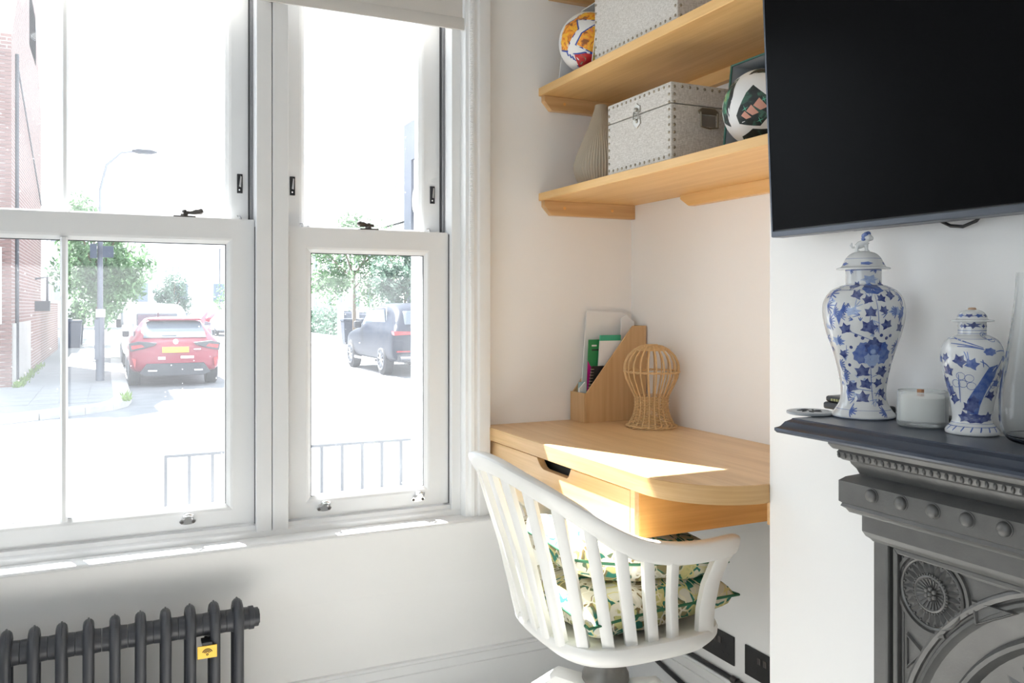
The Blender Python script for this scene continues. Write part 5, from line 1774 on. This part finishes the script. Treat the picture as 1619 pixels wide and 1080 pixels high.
# leaf ornaments round the insert
leaf0 = None
for k in range(26):
    a = PI * (k + .5) / 26
    prof_ = [(-.004, 0), (-.030, .012), (-.022, .030), (0, .052), (.022, .030), (.030, .012), (.004, 0)]
    rm = AR - .138
    m_ = MB()
    base = [(v_ * .55, u) for v_, u in prof_]
    P = []
    for tx_, rad_ in base:
        r_ = rm + rad_ + .004
        y = AY + r_ * math.cos(a) - tx_ * math.sin(a); z = AZ + r_ * math.sin(a) + tx_ * math.cos(a)
        P.append((PX + .040 - (rad_ / .065) * .016 - .002, y, z))
    ctr = Vector(P[0])
    for q in P[1:]:
        ctr += Vector(q)
    ctr /= len(P); ctr.x -= .008
    nP = len(P)
    m_.add(P + [tuple(ctr)], [(i, (i + 1) % nP, nP) for i in range(nP)])
    m_.build('leaf_ornament', M['iron'], fp, smooth=20)
# rosette in the spandrel corner (and its twin)
for sgn in (1, -1):
    ry = -1.4985 if sgn > 0 else 2 * AY + 1.4985
    rz_ = .798
    c0 = (PX, ry, rz_)

    def rot(mb_):
        return mb_.xf(Matrix.Translation(c0) @ Matrix.Rotation(-PI / 2, 4, 'Y'))
    ro = rot(MB().lathe([(.0565, 0), (.0565, .004), (.0545, .006), (.052, .0045), (.0515, .002), (.030, .002), (.0285, .007), (.026, .008), (.0245, .006), (.012, .001), (.0005, .001)], (0, 0, 0), 48)).build('rosette', M['iron'], fp, smooth=40)
    pt_ = MB()
    for k in range(24):
        a = 2 * PI * k / 24
        ca, sa = math.cos(a), math.sin(a)
        q = []
        for r_, w_, h_ in ((.029, .0028, .006), (.040, .0052, .0075), (.050, .0005, .0050)):
            q.append([(r_ * ca - w_ * sa, r_ * sa + w_ * ca, .002), (r_ * ca, r_ * sa, h_), (r_ * ca + w_ * sa, r_ * sa - w_ * ca, .002)])
        pt_.loft(q, False, False)
    rot(pt_).build('petal_ring', M['iron'], ro, smooth=30, recalc=False)
    bd = MB()
    for k in range(40):
        a = 2 * PI * k / 40
        bd.sphere((.0305 * math.cos(a), .0305 * math.sin(a), .006), .0020, 6, 4)
    for k in range(24):
        a = 2 * PI * (k + .5) / 24
        bd.sphere((.0495 * math.cos(a), .0495 * math.sin(a), .0035), .0022, 6, 4)
    rot(bd).build('bead_ring', M['iron'], ro, smooth=60)
    fl = MB()
    for k in range(22):
        a = 2 * PI * k / 22
        ca, sa = math.cos(a), math.sin(a)
        fl.tube([(.011 * ca, .011 * sa, .0025), (.024 * ca, .024 * sa, .0062)], [.0008, .0018], 6)
    rot(fl).build('fluted_dish', M['iron'], ro, smooth=60)
    ce = MB().sphere((0, 0, .006), .0042, 10, 6)
    for k in range(6):
        a = 2 * PI * k / 6
        ce.sphere((.0078 * math.cos(a), .0078 * math.sin(a), .005), .0042, 10, 6)
    rot(ce).build('flower_centre', M['iron'], ro, smooth=60)
    # curved bar below and small raised triangles beside the rosette
    d = sgn

    def Y(y):
        return y if sgn > 0 else 2 * AY - y
    for a0, a1 in ((PI * .72, PI * .95), (PI * 1.08, PI * 1.62), (-.06 * PI, .26 * PI)):
        if sgn < 0:
            a0, a1 = PI - a0, PI - a1
        arc = [a0 + (a1 - a0) * i / 14 for i in range(15)]
        MB().loft([[(PX - h_, ry - r_ * math.cos(a) * 1.0, rz_ + r_ * math.sin(a)) for r_, h_ in ((.060, 0), (.061, .005), (.066, .005), (.067, 0))] for a in arc]).build('scroll_bar', M['iron'], fp, smooth=30)
    for tri in (((-1.452, .722), (-1.452, .662), (-1.485, .700)), ((-1.566, .810), (-1.572, .772), (-1.640, .812))):
        P = [Vector((Y(y), z)) for y, z in tri]
        g = (P[0] + P[1] + P[2]) / 3
        o2 = [P[i].lerp(g, .30) for i in range(3)]
        m_ = MB()
        rows = [[(PX, p.x, p.y) for p in P], [(PX - .005, p.lerp(g, .10).x, p.lerp(g, .10).y) for p in P], [(PX - .005, p.lerp(g, .2).x, p.lerp(g, .2).y) for p in P], [(PX - .001, p.x, p.y) for p in o2]]
        m_.loft(rows, True, True).build('raised_triangle', M['iron'], fp)

# ================================================================== ON THE MANTELPIECE
MZ = 1.0637


def porcelain(name, col=(.64, .65, .65)):
    return flat(name, col, .12, var=.04, vscale=30, spec=.6, coat=.3)


M['porc'] = porcelain('blue_white_porcelain')


def blue(name, c):
    m, nt, b = new_mat(name)
    N, L = nt.nodes, nt.links
    tc = N.new('ShaderNodeTexCoord'); nz = N.new('ShaderNodeTexNoise'); nz.inputs['Scale'].default_value = 130; nz.inputs['Detail'].default_value = 3
    L.new(tc.outputs['Object'], nz.inputs['Vector'])
    r = ramp(nt, [(.35, c), (.62, [k * .70 + .30 * q for k, q in zip(c, (.30, .38, .60))])])
    L.new(nz.outputs['Fac'], r.inputs['Fac']); L.new(r.outputs['Color'], b.inputs['Base Color'])
    b.inputs['Roughness'].default_value = .15; b.inputs['Coat Weight'].default_value = .3
    return m


M['cob'] = blue('cobalt_dark', (.018, .030, .16))
M['cob2'] = blue('cobalt_mid', (.05, .10, .33))
M['cob3'] = flat('cobalt_wash', (.30, .38, .58), .15, var=.25, vscale=150)


def prof_r(prof):
    def f_(z):
        for (r0, z0_), (r1, z1_) in zip(prof, prof[1:]):
            if z <= z1_:
                return r0 + (r1 - r0) * max(0, (z - z0_)) / max(1e-6, z1_ - z0_)
        return prof[-1][0]
    return f_


def smooth_prof(pr, st=6):
    out = []
    for i in range(len(pr) - 1):
        p0, p1, p2, p3 = pr[max(i - 1, 0)], pr[i], pr[i + 1], pr[min(i + 2, len(pr) - 1)]
        for q in range(st):
            t_ = q / st
            out.append(tuple(max(.0004, .5 * ((2 * b_) + (-a_ + c_) * t_ + (2 * a_ - 5 * b_ + 4 * c_ - d_) * t_ * t_ + (-a_ + 3 * b_ - 3 * c_ + d_) * t_ ** 3)) if j == 0 else .5 * ((2 * b_) + (-a_ + c_) * t_ + (2 * a_ - 5 * b_ + 4 * c_ - d_) * t_ * t_ + (-a_ + 3 * b_ - 3 * c_ + d_) * t_ ** 3) for j, (a_, b_, c_, d_) in enumerate(zip(p0, p1, p2, p3))))
    out.append(pr[-1])
    return out


class Painter:
    """brush strokes laid on a turned surface; u = arc metres from the side facing the room, v = height"""
    def __init__(s, c, rf):
        s.c = c; s.rf = rf
        d = Vector((CAM.x - c[0], CAM.y - c[1]))
        s.a0 = math.atan2(d.y, d.x)
        s.m = {}

    def P(s, th, v, off):
        r = s.rf(v) + off
        return (s.c[0] + r * math.cos(s.a0 + th), s.c[1] + r * math.sin(s.a0 + th), s.c[2] + v)

    def patch(s, mat, th0, v0, poly, off=.00035, rings=2, dens=2):
        mb_ = s.m.setdefault(mat, MB())
        r0 = max(.006, s.rf(v0))
        n_ = len(poly); P_ = []
        for i in range(n_):
            a, b_ = poly[i], poly[(i + 1) % n_]
            for k in range(dens):
                t_ = k / dens
                P_.append((a[0] + (b_[0] - a[0]) * t_, a[1] + (b_[1] - a[1]) * t_))
        cx = sum(p[0] for p in poly) / n_; cy = sum(p[1] for p in poly) / n_
        m_ = len(P_)
        vs = [s.P(th0 + cx / r0, v0 + cy, off)]
        for k in range(1, rings + 1):
            q = k / rings
            vs += [s.P(th0 + (cx + (p[0] - cx) * q) / r0, v0 + cy + (p[1] - cy) * q, off) for p in P_]
        fs = [(0, 1 + i, 1 + (i + 1) % m_) for i in range(m_)]
        for k in range(rings - 1):
            o_ = 1 + k * m_
            fs += [(o_ + i, o_ + m_ + i, o_ + m_ + (i + 1) % m_, o_ + (i + 1) % m_) for i in range(m_)]
        mb_.add(vs, fs)

    def stroke(s, mat, pts, w=.0010, off=.0003):
        """pts = list of (theta, v); tapering ribbon"""
        mb_ = s.m.setdefault(mat, MB())
        L_, R_ = [], []
        n_ = len(pts)
        for i, (th, v) in enumerate(pts):
            a = pts[max(i - 1, 0)]; b_ = pts[min(i + 1, n_ - 1)]
            r = s.rf(v)
            t_ = Vector(((b_[0] - a[0]) * r, b_[1] - a[1]))
            t_ = t_.normalized() if t_.length > 1e-9 else Vector((1, 0))
            k = w * (.45 + .55 * math.sin(PI * (i + .5) / n_))
            L_.append(s.P(th - t_.y * k / r, v + t_.x * k, off)); R_.append(s.P(th + t_.y * k / r, v - t_.x * k, off))
        vs = L_ + R_
        mb_.add(vs, [(i, i + 1, n_ + i + 1, n_ + i) for i in range(n_ - 1)])

    def band(s, mat, v, w=.0008):
        s.stroke(mat, [(2 * PI * i / 60, v) for i in range(61)], w)

    def done(s, parent, mats):
        for k, mb_ in s.m.items():
            o_ = mb_.build({'cob': 'dark_blue_painting', 'cob2': 'mid_blue_painting', 'cob3': 'pale_blue_painting'}[k], mats[k], parent, recalc=False); o_['kind'] = 'stuff'


def leaf5(sz, rot_=0):
    H_ = [(0, 1), (20, .66), (34, .62), (54, .98), (74, .64), (98, .56), (118, .82), (144, .46), (180, .30)]
    A_ = H_ + [(360 - d, r) for d, r in reversed(H_[1:-1])]
    return [(sz * r * math.sin(rot_ + math.radians(d)), sz * r * math.cos(rot_ + math.radians(d))) for d, r in A_]


def petals(sz, n_, rot_=0, dep=.72):
    return [(sz * (1 if i % 2 == 0 else dep) * math.sin(rot_ + PI * i / n_), sz * (1 if i % 2 == 0 else dep) * math.cos(rot_ + PI * i / n_)) for i in range(2 * n_)]


# ---- tall lidded vase
BV = (-.446, -1.384, MZ)
bp_ = [(.0480, 0), (.0505, .002), (.0500, .006), (.0440, .014), (.0385, .024), (.0360, .036), (.0365, .055), (.0410, .080), (.0490, .110), (.0590, .140), (.0645, .165), (.0655, .182), (.0620, .198), (.0520, .212), (.0370, .220), (.0290, .2225), (.0285, .228), (.0285, .247)]
bs = smooth_prof(bp_, 5)
bv = thing('lidded_vase', 'tall blue and white porcelain vase with a lion on its lid', 'vase', BV)
MB().lathe(bs, BV, 64).build('body', M['porc'], bv, smooth=60)
lidp = smooth_prof([(.0300, .2465), (.0415, .2475), (.0420, .2500), (.0350, .2530), (.0310, .2600), (.0260, .2690), (.0180, .2755), (.0070, .2785), (.001, .279)], 4)
ld = MB().lathe(lidp, BV, 56).build('lid', M['porc'], bv, smooth=60)
# guardian lion: body, chest, head with mane, four legs and tail
di = Vector((CAM.x - BV[0], CAM.y - BV[1])).normalized()
rgt = Vector((-di.y, di.x))
lx = lambda a, b_, z: (BV[0] + rgt.x * a + di.x * b_, BV[1] + rgt.y * a + di.y * b_, BV[2] + z)
ln = MB()
ln.tube([lx(-.011, 0, .286), lx(-.006, 0, .289), lx(.001, 0, .292), lx(.006, 0, .296)], [.0045, .0062, .0062, .0055], 10)
for a, b_ in ((-.010, .004), (-.010, -.004), (.005, .004), (.005, -.004)):
    ln.tube([lx(a, b_, .277), lx(a, b_, .283), lx(a * .8, b_ * .8, .289)], [.0030, .0024, .0036], 8)
    ln.sphere(lx(a + .002, b_, .278), .0028, 8, 5)
ln.tube([lx(-.013, 0, .286), lx(-.017, 0, .285), lx(-.019, 0, .289), lx(-.018, 0, .293)], [.002, .0018, .0020, .001], 8)
ln.sphere(lx(.007, .001, .301), .0068, 12, 8)
ln.sphere(lx(.012, .001, .3000), .0040, 10, 6)
lo = ln.build('lion', M['porc'], ld, smooth=70)
mn = MB()
for a, b_, z, r in ((.002, 0, .304, .0052), (.004, .0035, .306, .0045), (.003, -.0035, .305, .0045), (.0075, 0, .3075, .0045), (.001, .002, .299, .0045)):
    mn.sphere(lx(a, b_, z), r, 10, 6)
mn.build('mane', M['cob2'], lo, smooth=70)
K = 1.44 / 1342 / 3.27
rf = prof_r(bs)
pn = Painter(BV, rf)
H0 = 1012


def put(zx, zy):
    v = (H0 - zy) * K
    r = rf(v)
    s_ = max(-.97, min(.97, (zx - 268) * K / r))
    return math.asin(s_), v


LEAF = [(230, 345, 26), (375, 345, 30), (237, 392, 30), (290, 417, 26), (350, 410, 24), (394, 394, 28), (303, 480, 32), (360, 467, 24), (187, 563, 33), (293, 556, 42), (375, 540, 30), (433, 555, 30), (175, 690, 26), (265, 777, 38), (350, 777, 34), (217, 857, 34), (280, 840, 32), (337, 832, 26), (265, 908, 36), (352, 884, 28), (346, 932, 22), (382, 826, 26), (415, 700, 24), (400, 770, 20)]
for half in (0, PI):
    for i, (zx, zy, s_) in enumerate(LEAF):
        th, v = put(zx, zy)
        pn.patch('cob', th + half, v, leaf5(s_ * K * 1.18, (i * 1.7) % 1.2 - .6))
    # peonies
    th, v = put(310, 357); pn.patch('cob2', th + half, v, [(a * 50 * K, b_ * 30 * K) for a, b_ in petals(1, 7, .2, .85)])
    pn.patch('cob', th + half, v + .004, [(a * 44 * K, b_ * 12 * K) for a, b_ in petals(1, 6, 0, .7)], .0006)
    th, v = put(312, 668)
    for dx, dy, rr_, mt_, of in ((-52, -22, 46, 'cob2', .0003), (52, -22, 46, 'cob2', .0003), (0, -40, 40, 'cob3', .0004), (-42, 14, 34, 'cob2', .0005), (42, 16, 34, 'cob2', .0005), (0, 20, 44, 'cob', .0006), (0, 8, 30, 'cob2', .0008), (0, -2, 14, 'cob3', .001)):
        pn.patch(mt_, th + half + dx * K / rf(v), v + dy * K, petals(rr_ * K, 8, .3, .82), of)
    # stems
    for a, b_ in (((320, 390), (340, 580)), ((300, 700), (318, 945)), ((303, 480), (293, 556)), ((265, 777), (310, 790)), ((350, 777), (305, 800)), ((217, 857), (312, 870)), ((352, 884), (316, 880)), ((187, 563), (300, 610)), ((190, 640), (190, 700))):
        p0, p1 = put(*a), put(*b_)
        pn.stroke('cob2', [(p0[0] + (p1[0] - p0[0]) * t_ + half, p0[1] + (p1[1] - p0[1]) * t_) for t_ in [i / 8 for i in range(9)]], .0006)
    # small buds
    for zx, zy in ((265, 603), (350, 588), (373, 602), (235, 590), (390, 590), (320, 605), (212, 650), (410, 640), (310, 745), (390, 740), (205, 740)):
        th, v = put(zx, zy); pn.patch('cob', th + half, v, petals(9 * K, 6, 0, .9), rings=1, dens=1)
    # fern sprays, left and right flanks
    rnd = random.Random(5)
    for (fx, fy, up_, sd_) in ((120, 380, 60, 1), (100, 440, 60, 1), (110, 520, 60, 1), (130, 470, -50, 1), (150, 620, 40, 1), (160, 740, 40, 1), (180, 800, 50, 1), (190, 880, 50, 1), (440, 400, 50, -1), (450, 480, 60, -1), (420, 640, 50, -1), (205, 970, 40, 1), (370, 975, 40, -1), (205, 255, 40, 1), (330, 255, 40, -1), (170, 455, 40, 1), (420, 470, 40, -1)):
        th, v = put(fx, fy)
        for q in range(7):
            ang = -1.2 + 2.4 * q / 6
            L2 = abs(up_) * K * rnd.uniform(.6, 1.0)
            du, dv = sd_ * L2 * math.cos(ang), L2 * math.sin(ang)
            pn.stroke('cob2', [(th + half + du * t_ / rf(v), min(.246, max(.004, v + dv * t_))) for t_ in (0, .25, .5, .75, 1)], .0011)
    for q in range(46):
        th = rnd.uniform(-1.5, 1.5); v = rnd.choice((rnd.uniform(.03, .10), rnd.uniform(.10, .20)))
        an = rnd.uniform(0, 6.28); L2 = rnd.uniform(.006, .014)
        for da in (-.5, 0, .5):
            pn.stroke('cob2' if q % 2 else 'cob3', [(th + half + L2 * t_ * math.cos(an + da) / rf(v), v + L2 * t_ * math.sin(an + da)) for t_ in (0, .33, .66, 1)], .0008, .0002)
    # pale washed birds
    for zx, zy in ((215, 470), (415, 470), (150, 620), (300, 310)):
        th, v = put(zx, zy)
        pn.patch('cob3', th + half, v, [(a * 48 * K, b_ * 26 * K) for a, b_ in petals(1, 6, .4, .6)], .0002)
    for zx, zy in ((160, 500), (440, 490)):
        th, v = put(zx, zy)
        pn.patch('cob2', th + half, v, [(-10 * K, -40 * K), (8 * K, 0), (30 * K, 40 * K), (12 * K, 46 * K), (-22 * K, 5 * K)], .0003)
for v, w in ((.0018, .0006), (.0150, .0005), (.2205, .0007), (.2460, .0008), (.2125, .0005)):
    pn.band('cob2', v, w)
pn.done(bv, M)
pl2 = Painter(BV, prof_r(lidp))
for k in range(5):
    th = -1.1 + 1.25 * k
    pl2.patch('cob2', th, .2570, [(a * .0110, b_ * .0030) for a, b_ in petals(1, 5, .3, .75)], .0004)
pl2.band('cob2', .2655, .0005)
pl2.done(ld, M)

# ---- smaller lidded vase
SV = (-.452, -1.588, MZ)
sp0 = [(.0375, 0), (.0395, .002), (.0390, .007), (.0345, .012), (.0305, .017), (.0290, .024), (.0305, .040), (.0350, .062), (.0410, .085), (.0450, .103), (.0460, .115), (.0440, .128), (.0370, .139), (.0265, .145), (.0210, .147), (.0205, .151), (.0205, .166)]
sp0 = [(r * .91, z * .985) for r, z in sp0]
ss = smooth_prof(sp0, 5)
sv = thing('lidded_vase', 'small blue and white porcelain vase with a flat button lid', 'vase', SV)
MB().lathe(ss, SV, 56).build('body', M['porc'], sv, smooth=60)
lid2 = smooth_prof([(r * .93, z * .985) for r, z in [(.021, .1655), (.0300, .1662), (.0303, .1685), (.0225, .1700), (.0200, .1750), (.0160, .1805), (.0090, .1835), (.001, .184)]], 4)
l2 = MB().lathe(lid2, SV, 48).build('lid', M['porc'], sv, smooth=60)
MB().lathe([(.0052, .1795), (.0058, .1820), (.0045, .1840), (.001, .1843)], SV, 16).build('knob', flat('unglazed_clay', (.42, .28, .18), .8), l2, smooth=50)
K2 = 1.245 / 1342 / 3.375
r2 = prof_r(ss)
ps = Painter(SV, r2)


def put2(zx, zy):
    v = (962 - zy) * K2
    return math.asin(max(-.97, min(.97, (zx - 323) * K2 / r2(v)))), v


for half in (0, PI):
    for i, (zx, zy, s_, mt_) in enumerate(((200, 560, 26, 'cob'), (262, 575, 36, 'cob'), (320, 590, 34, 'cob2'), (212, 630, 34, 'cob'), (172, 570, 24, 'cob2'), (205, 690, 34, 'cob'), (225, 740, 36, 'cob'), (245, 780, 30, 'cob'), (450, 640, 28, 'cob'), (405, 755, 30, 'cob'), (310, 820, 34, 'cob'), (430, 690, 24, 'cob2'), (395, 870, 30, 'cob'), (290, 870, 32, 'cob'), (215, 715, 30, 'cob2'), (465, 560, 20, 'cob2'))):
        th, v = put2(zx, zy); ps.patch(mt_, th + half, v, leaf5(s_ * K2 * 1.25, (i * 1.3) % 1.5 - .7))
    # leaning rock
    rk = [(300, 780), (350, 690), (400, 600), (440, 585), (425, 650), (390, 720), (360, 800), (350, 850), (300, 850)]
    th0, v0 = put2(360, 720)
    P_ = [put2(a, b_) for a, b_ in rk]
    ps.patch('cob2', th0 + half, v0, [((p[0] - th0) * r2(v0), p[1] - v0) for p in P_], .0003, 3, 3)
    th0, v0 = put2(340, 872)
    ps.patch('cob', th0 + half, v0, [(a * 75 * K2, b_ * 26 * K2) for a, b_ in petals(1, 9, 0, .8)], .0004, 2, 2)
    ps.patch('cob', *[q + (half if i == 0 else 0) for i, q in enumerate(put2(330, 790))], [(a * 30 * K2, b_ * 44 * K2) for a, b_ in petals(1, 6, 0, .7)], .0005)
    # white blossoms outlined in blue
    for zx, zy in ((270, 650), (310, 660), (280, 690), (320, 700), (250, 690), (420, 690), (440, 720), (400, 450), (440, 460), (380, 440)):
        th, v = put2(zx, zy)
        ps.stroke('cob2', [(th + half + 22 * K2 * math.cos(a) / r2(v), v + 20 * K2 * math.sin(a)) for a in [2 * PI * i / 10 for i in range(11)]], .00045)
    # bird with long tail
    th, v = put2(405, 520); ps.patch('cob2', th + half, v, [(a * 36 * K2, b_ * 22 * K2) for a, b_ in petals(1, 7, .2, .8)], .0004)
    for a, b_ in (((375, 500), (240, 450)), ((375, 505), (225, 480)), ((380, 510), (255, 495)), ((370, 560), (375, 600)), ((360, 570), (400, 600)), ((430, 520), (470, 520)), ((420, 450), (480, 530)), ((300, 520), (310, 580)), ((285, 520), (300, 560)), ((460, 550), (420, 640)), ((260, 640), (270, 790)), ((480, 560), (440, 760)), ((380, 760), (440, 650))):
        p0, p1 = put2(*a), put2(*b_)
        ps.stroke('cob2', [(p0[0] + (p1[0] - p0[0]) * t_ + half, p0[1] + (p1[1] - p0[1]) * t_ + .0015 * math.sin(PI * t_)) for t_ in [i / 6 for i in range(7)]], .0008)
    for k in range(9):
        th = -1.5 + k * .36
        ps.stroke('cob2', [(th + half + .1 * t_, .006 + .007 * t_) for t_ in (0, .3, .6, 1)], .0010)
    th, v = put2(330, 385); ps.patch('cob', th + half, v, [(a * 45 * K2, b_ * 20 * K2) for a, b_ in petals(1, 6, .1, .45)], .0004)
    for zx in (275, 290, 375, 390):
        th, v = put2(zx, 390); ps.patch('cob', th + half, v, petals(14 * K2, 4, 0, .5), .0004)
for v, w in ((.0125, .0006), (.017, .0004), (.1465, .0005), (.151, .0006), (.1635, .0008), (.139, .0004)):
    ps.band('cob2', v, w)
ps.done(sv, M)
p3 = Painter(SV, prof_r(lid2))
for k in range(9):
    p3.patch('cob2' if k % 2 else 'cob', -1.6 + k * .7, .1725, [(a * .0075, b_ * .0030) for a, b_ in petals(1, 5, .3 * k, .55)], .0004)
p3.done(l2, M)

# ---- candle in a frosted glass
M['frost'] = flat('frosted_glass', (.70, .74, .72), .35, var=.01, spec=.5)
fm, fnt, fb_ = new_mat('frosted_tumbler_glass')
fb_.inputs['Base Color'].default_value = (.96, .98, .975, 1); fb_.inputs['Roughness'].default_value = .12
fb_.inputs['Transmission Weight'].default_value = .75; fb_.inputs['IOR'].default_value = 1.2
CDL = (-.447, -1.500, MZ)
cn = thing('candle', 'cream candle with a wooden wick in a frosted glass tumbler', 'candle', CDL)
MB().lathe(smooth_prof([(.0345, 0), (.0362, .002), (.0367, .006), (.0369, .030), (.0367, .0515), (.0359, .0530), (.0349, .0515), (.0347, .012), (.0337, .009), (.002, .009)], 2), CDL, 48).build('tumbler', fm, cn, smooth=50)
wax = flat('cream_wax', (.80, .77, .70), .5, var=.02)
MB().lathe([(.0334, .0095), (.0345, .011), (.0345, .0435), (.0335, .045), (.001, .045)], CDL, 40).build('wax', wax, cn, smooth=40)
MB().box(CDL[0] - .0050, CDL[0] + .0010, CDL[1] - .0022, CDL[1] + .0060, MZ + .043, MZ + .0565).build('wooden_wick', flat('wood_wick', (.42, .20, .10), .8), cn)

# ---- coaster, black box, clear vase
co = (-.500, -1.318, MZ)
cs = thing('coaster', 'round grey coaster with a dark motif at the end of the mantel', 'coaster', co)
MB().lathe([(.0350, 0), (.0385, .0012), (.0390, .003), (.0385, .0050), (.036, .0058), (.033, .0054), (.001, .0054)], co, 44).build('disc', flat('grey_stoneware', (.36, .38, .40), .4, var=.1), cs, smooth=40)
mo = MB()
for k in range(7):
    a = k * .9
    mo.tube([(co[0] + r_ * math.cos(a + r_ * 30), co[1] + r_ * math.sin(a + r_ * 30), MZ + .0056) for r_ in (.006, .011, .016, .021)], [.0008, .0018, .0016, .0008], 5)
mo.build('motif', flat('dark_slip', (.05, .055, .06), .5), cs)
bk = thing('remote_handset', 'black rounded handset lying behind the tall vase on the mantel', 'remote', (-.385, -1.33, MZ))
MB().box(-.420, -.362, -1.38, -1.268, MZ, MZ + .013).build('body', M['black_plastic'], bk, bevel=.004)
MB().box(-.416, -.366, -1.330, -1.270, MZ + .013, MZ + .024).build('cover', M['black_plastic'], bk, bevel=.004)
led = MB()
lg = flat('tiny_buttons', (.30, .30, .12), .4, var=.3, vscale=300)
for k in range(7):
    led.box(-.4205, -.4195, -1.285 - .006 * k - .004, -1.285 - .006 * k, MZ + .0155, MZ + .0195)
led.v = [(p[0] + .0030, p[1], p[2]) for p in led.v]
led.build('buttons', lg, bk)
bk2 = MB().box(-.405, -.362, -1.50, -1.425, MZ, MZ + .010).build('phone', M['black_plastic'], bevel=.004)
tag(bk2, 'flat black phone lying between the tall vase and the candle', 'phone')
gm, gnt, gb = new_mat('clear_glass')
gb.inputs['Base Color'].default_value = (.97, .98, .98, 1); gb.inputs['Roughness'].default_value = .02
gb.inputs['Transmission Weight'].default_value = 1; gb.inputs['IOR'].default_value = 1.25
GV = (-.455, -1.695, MZ)
go = smooth_prof([(.024, 0), (.034, .001), (.043, .006), (.0505, .020), (.053, .042), (.0520, .070), (.0470, .105), (.0400, .150), (.0345, .195), (.0320, .232)], 5)
gi = [(max(.0005, r - .0016), z + (.004 if z < .01 else 0)) for r, z in reversed(go)]
MB().lathe(go + gi, GV, 56).build('glass_vase', gm, smooth=60)
tag(bpy.data.objects['glass_vase'], 'tall clear glass vase with a rounded belly at the end of the mantel display', 'vase')

# ------------------------------------------------------------------ unseen ceiling lamps added as fill (behind the viewer)
for k, (x, y) in enumerate(((-3.3, -1.4), (-1.9, -3.4), (-3.3, -3.4))):
    t = thing('ceiling_light', ['round white flush ceiling light nearest the sash windows', 'round white flush ceiling light facing the chimney breast', 'round white flush ceiling light by the garden doorway'][k], 'ceiling light', (x, y, ZC - .04), 0, 'flush ceiling lights')
    MB().lathe([(.17, .04), (.17, .012), (.16, .004), (.15, .004), (.15, .04)], (x, y, ZC - .04), 32).build('rim', M['trim'], t, smooth=40)
    em, ent, eb_ = new_mat('lit_diffuser')
    eb_.inputs['Emission Color'].default_value = (1, .93, .84, 1); eb_.inputs['Emission Strength'].default_value = 2.0
    MB().lathe([(.001, .010), (.15, .012), (.15, .016), (.001, .016)], (x, y, ZC - .04), 32).build('diffuser', em, t, smooth=40)
    ldt = bpy.data.lights.new('ceiling_light_lamp', 'AREA'); ldt.shape = 'DISK'; ldt.size = .28; ldt.energy = 1.5; ldt.color = (.97, .98, 1)
    lo_ = bpy.data.objects.new('lamp', ldt); COL.objects.link(lo_); lo_.parent = t; lo_.location = (0, 0, .002)
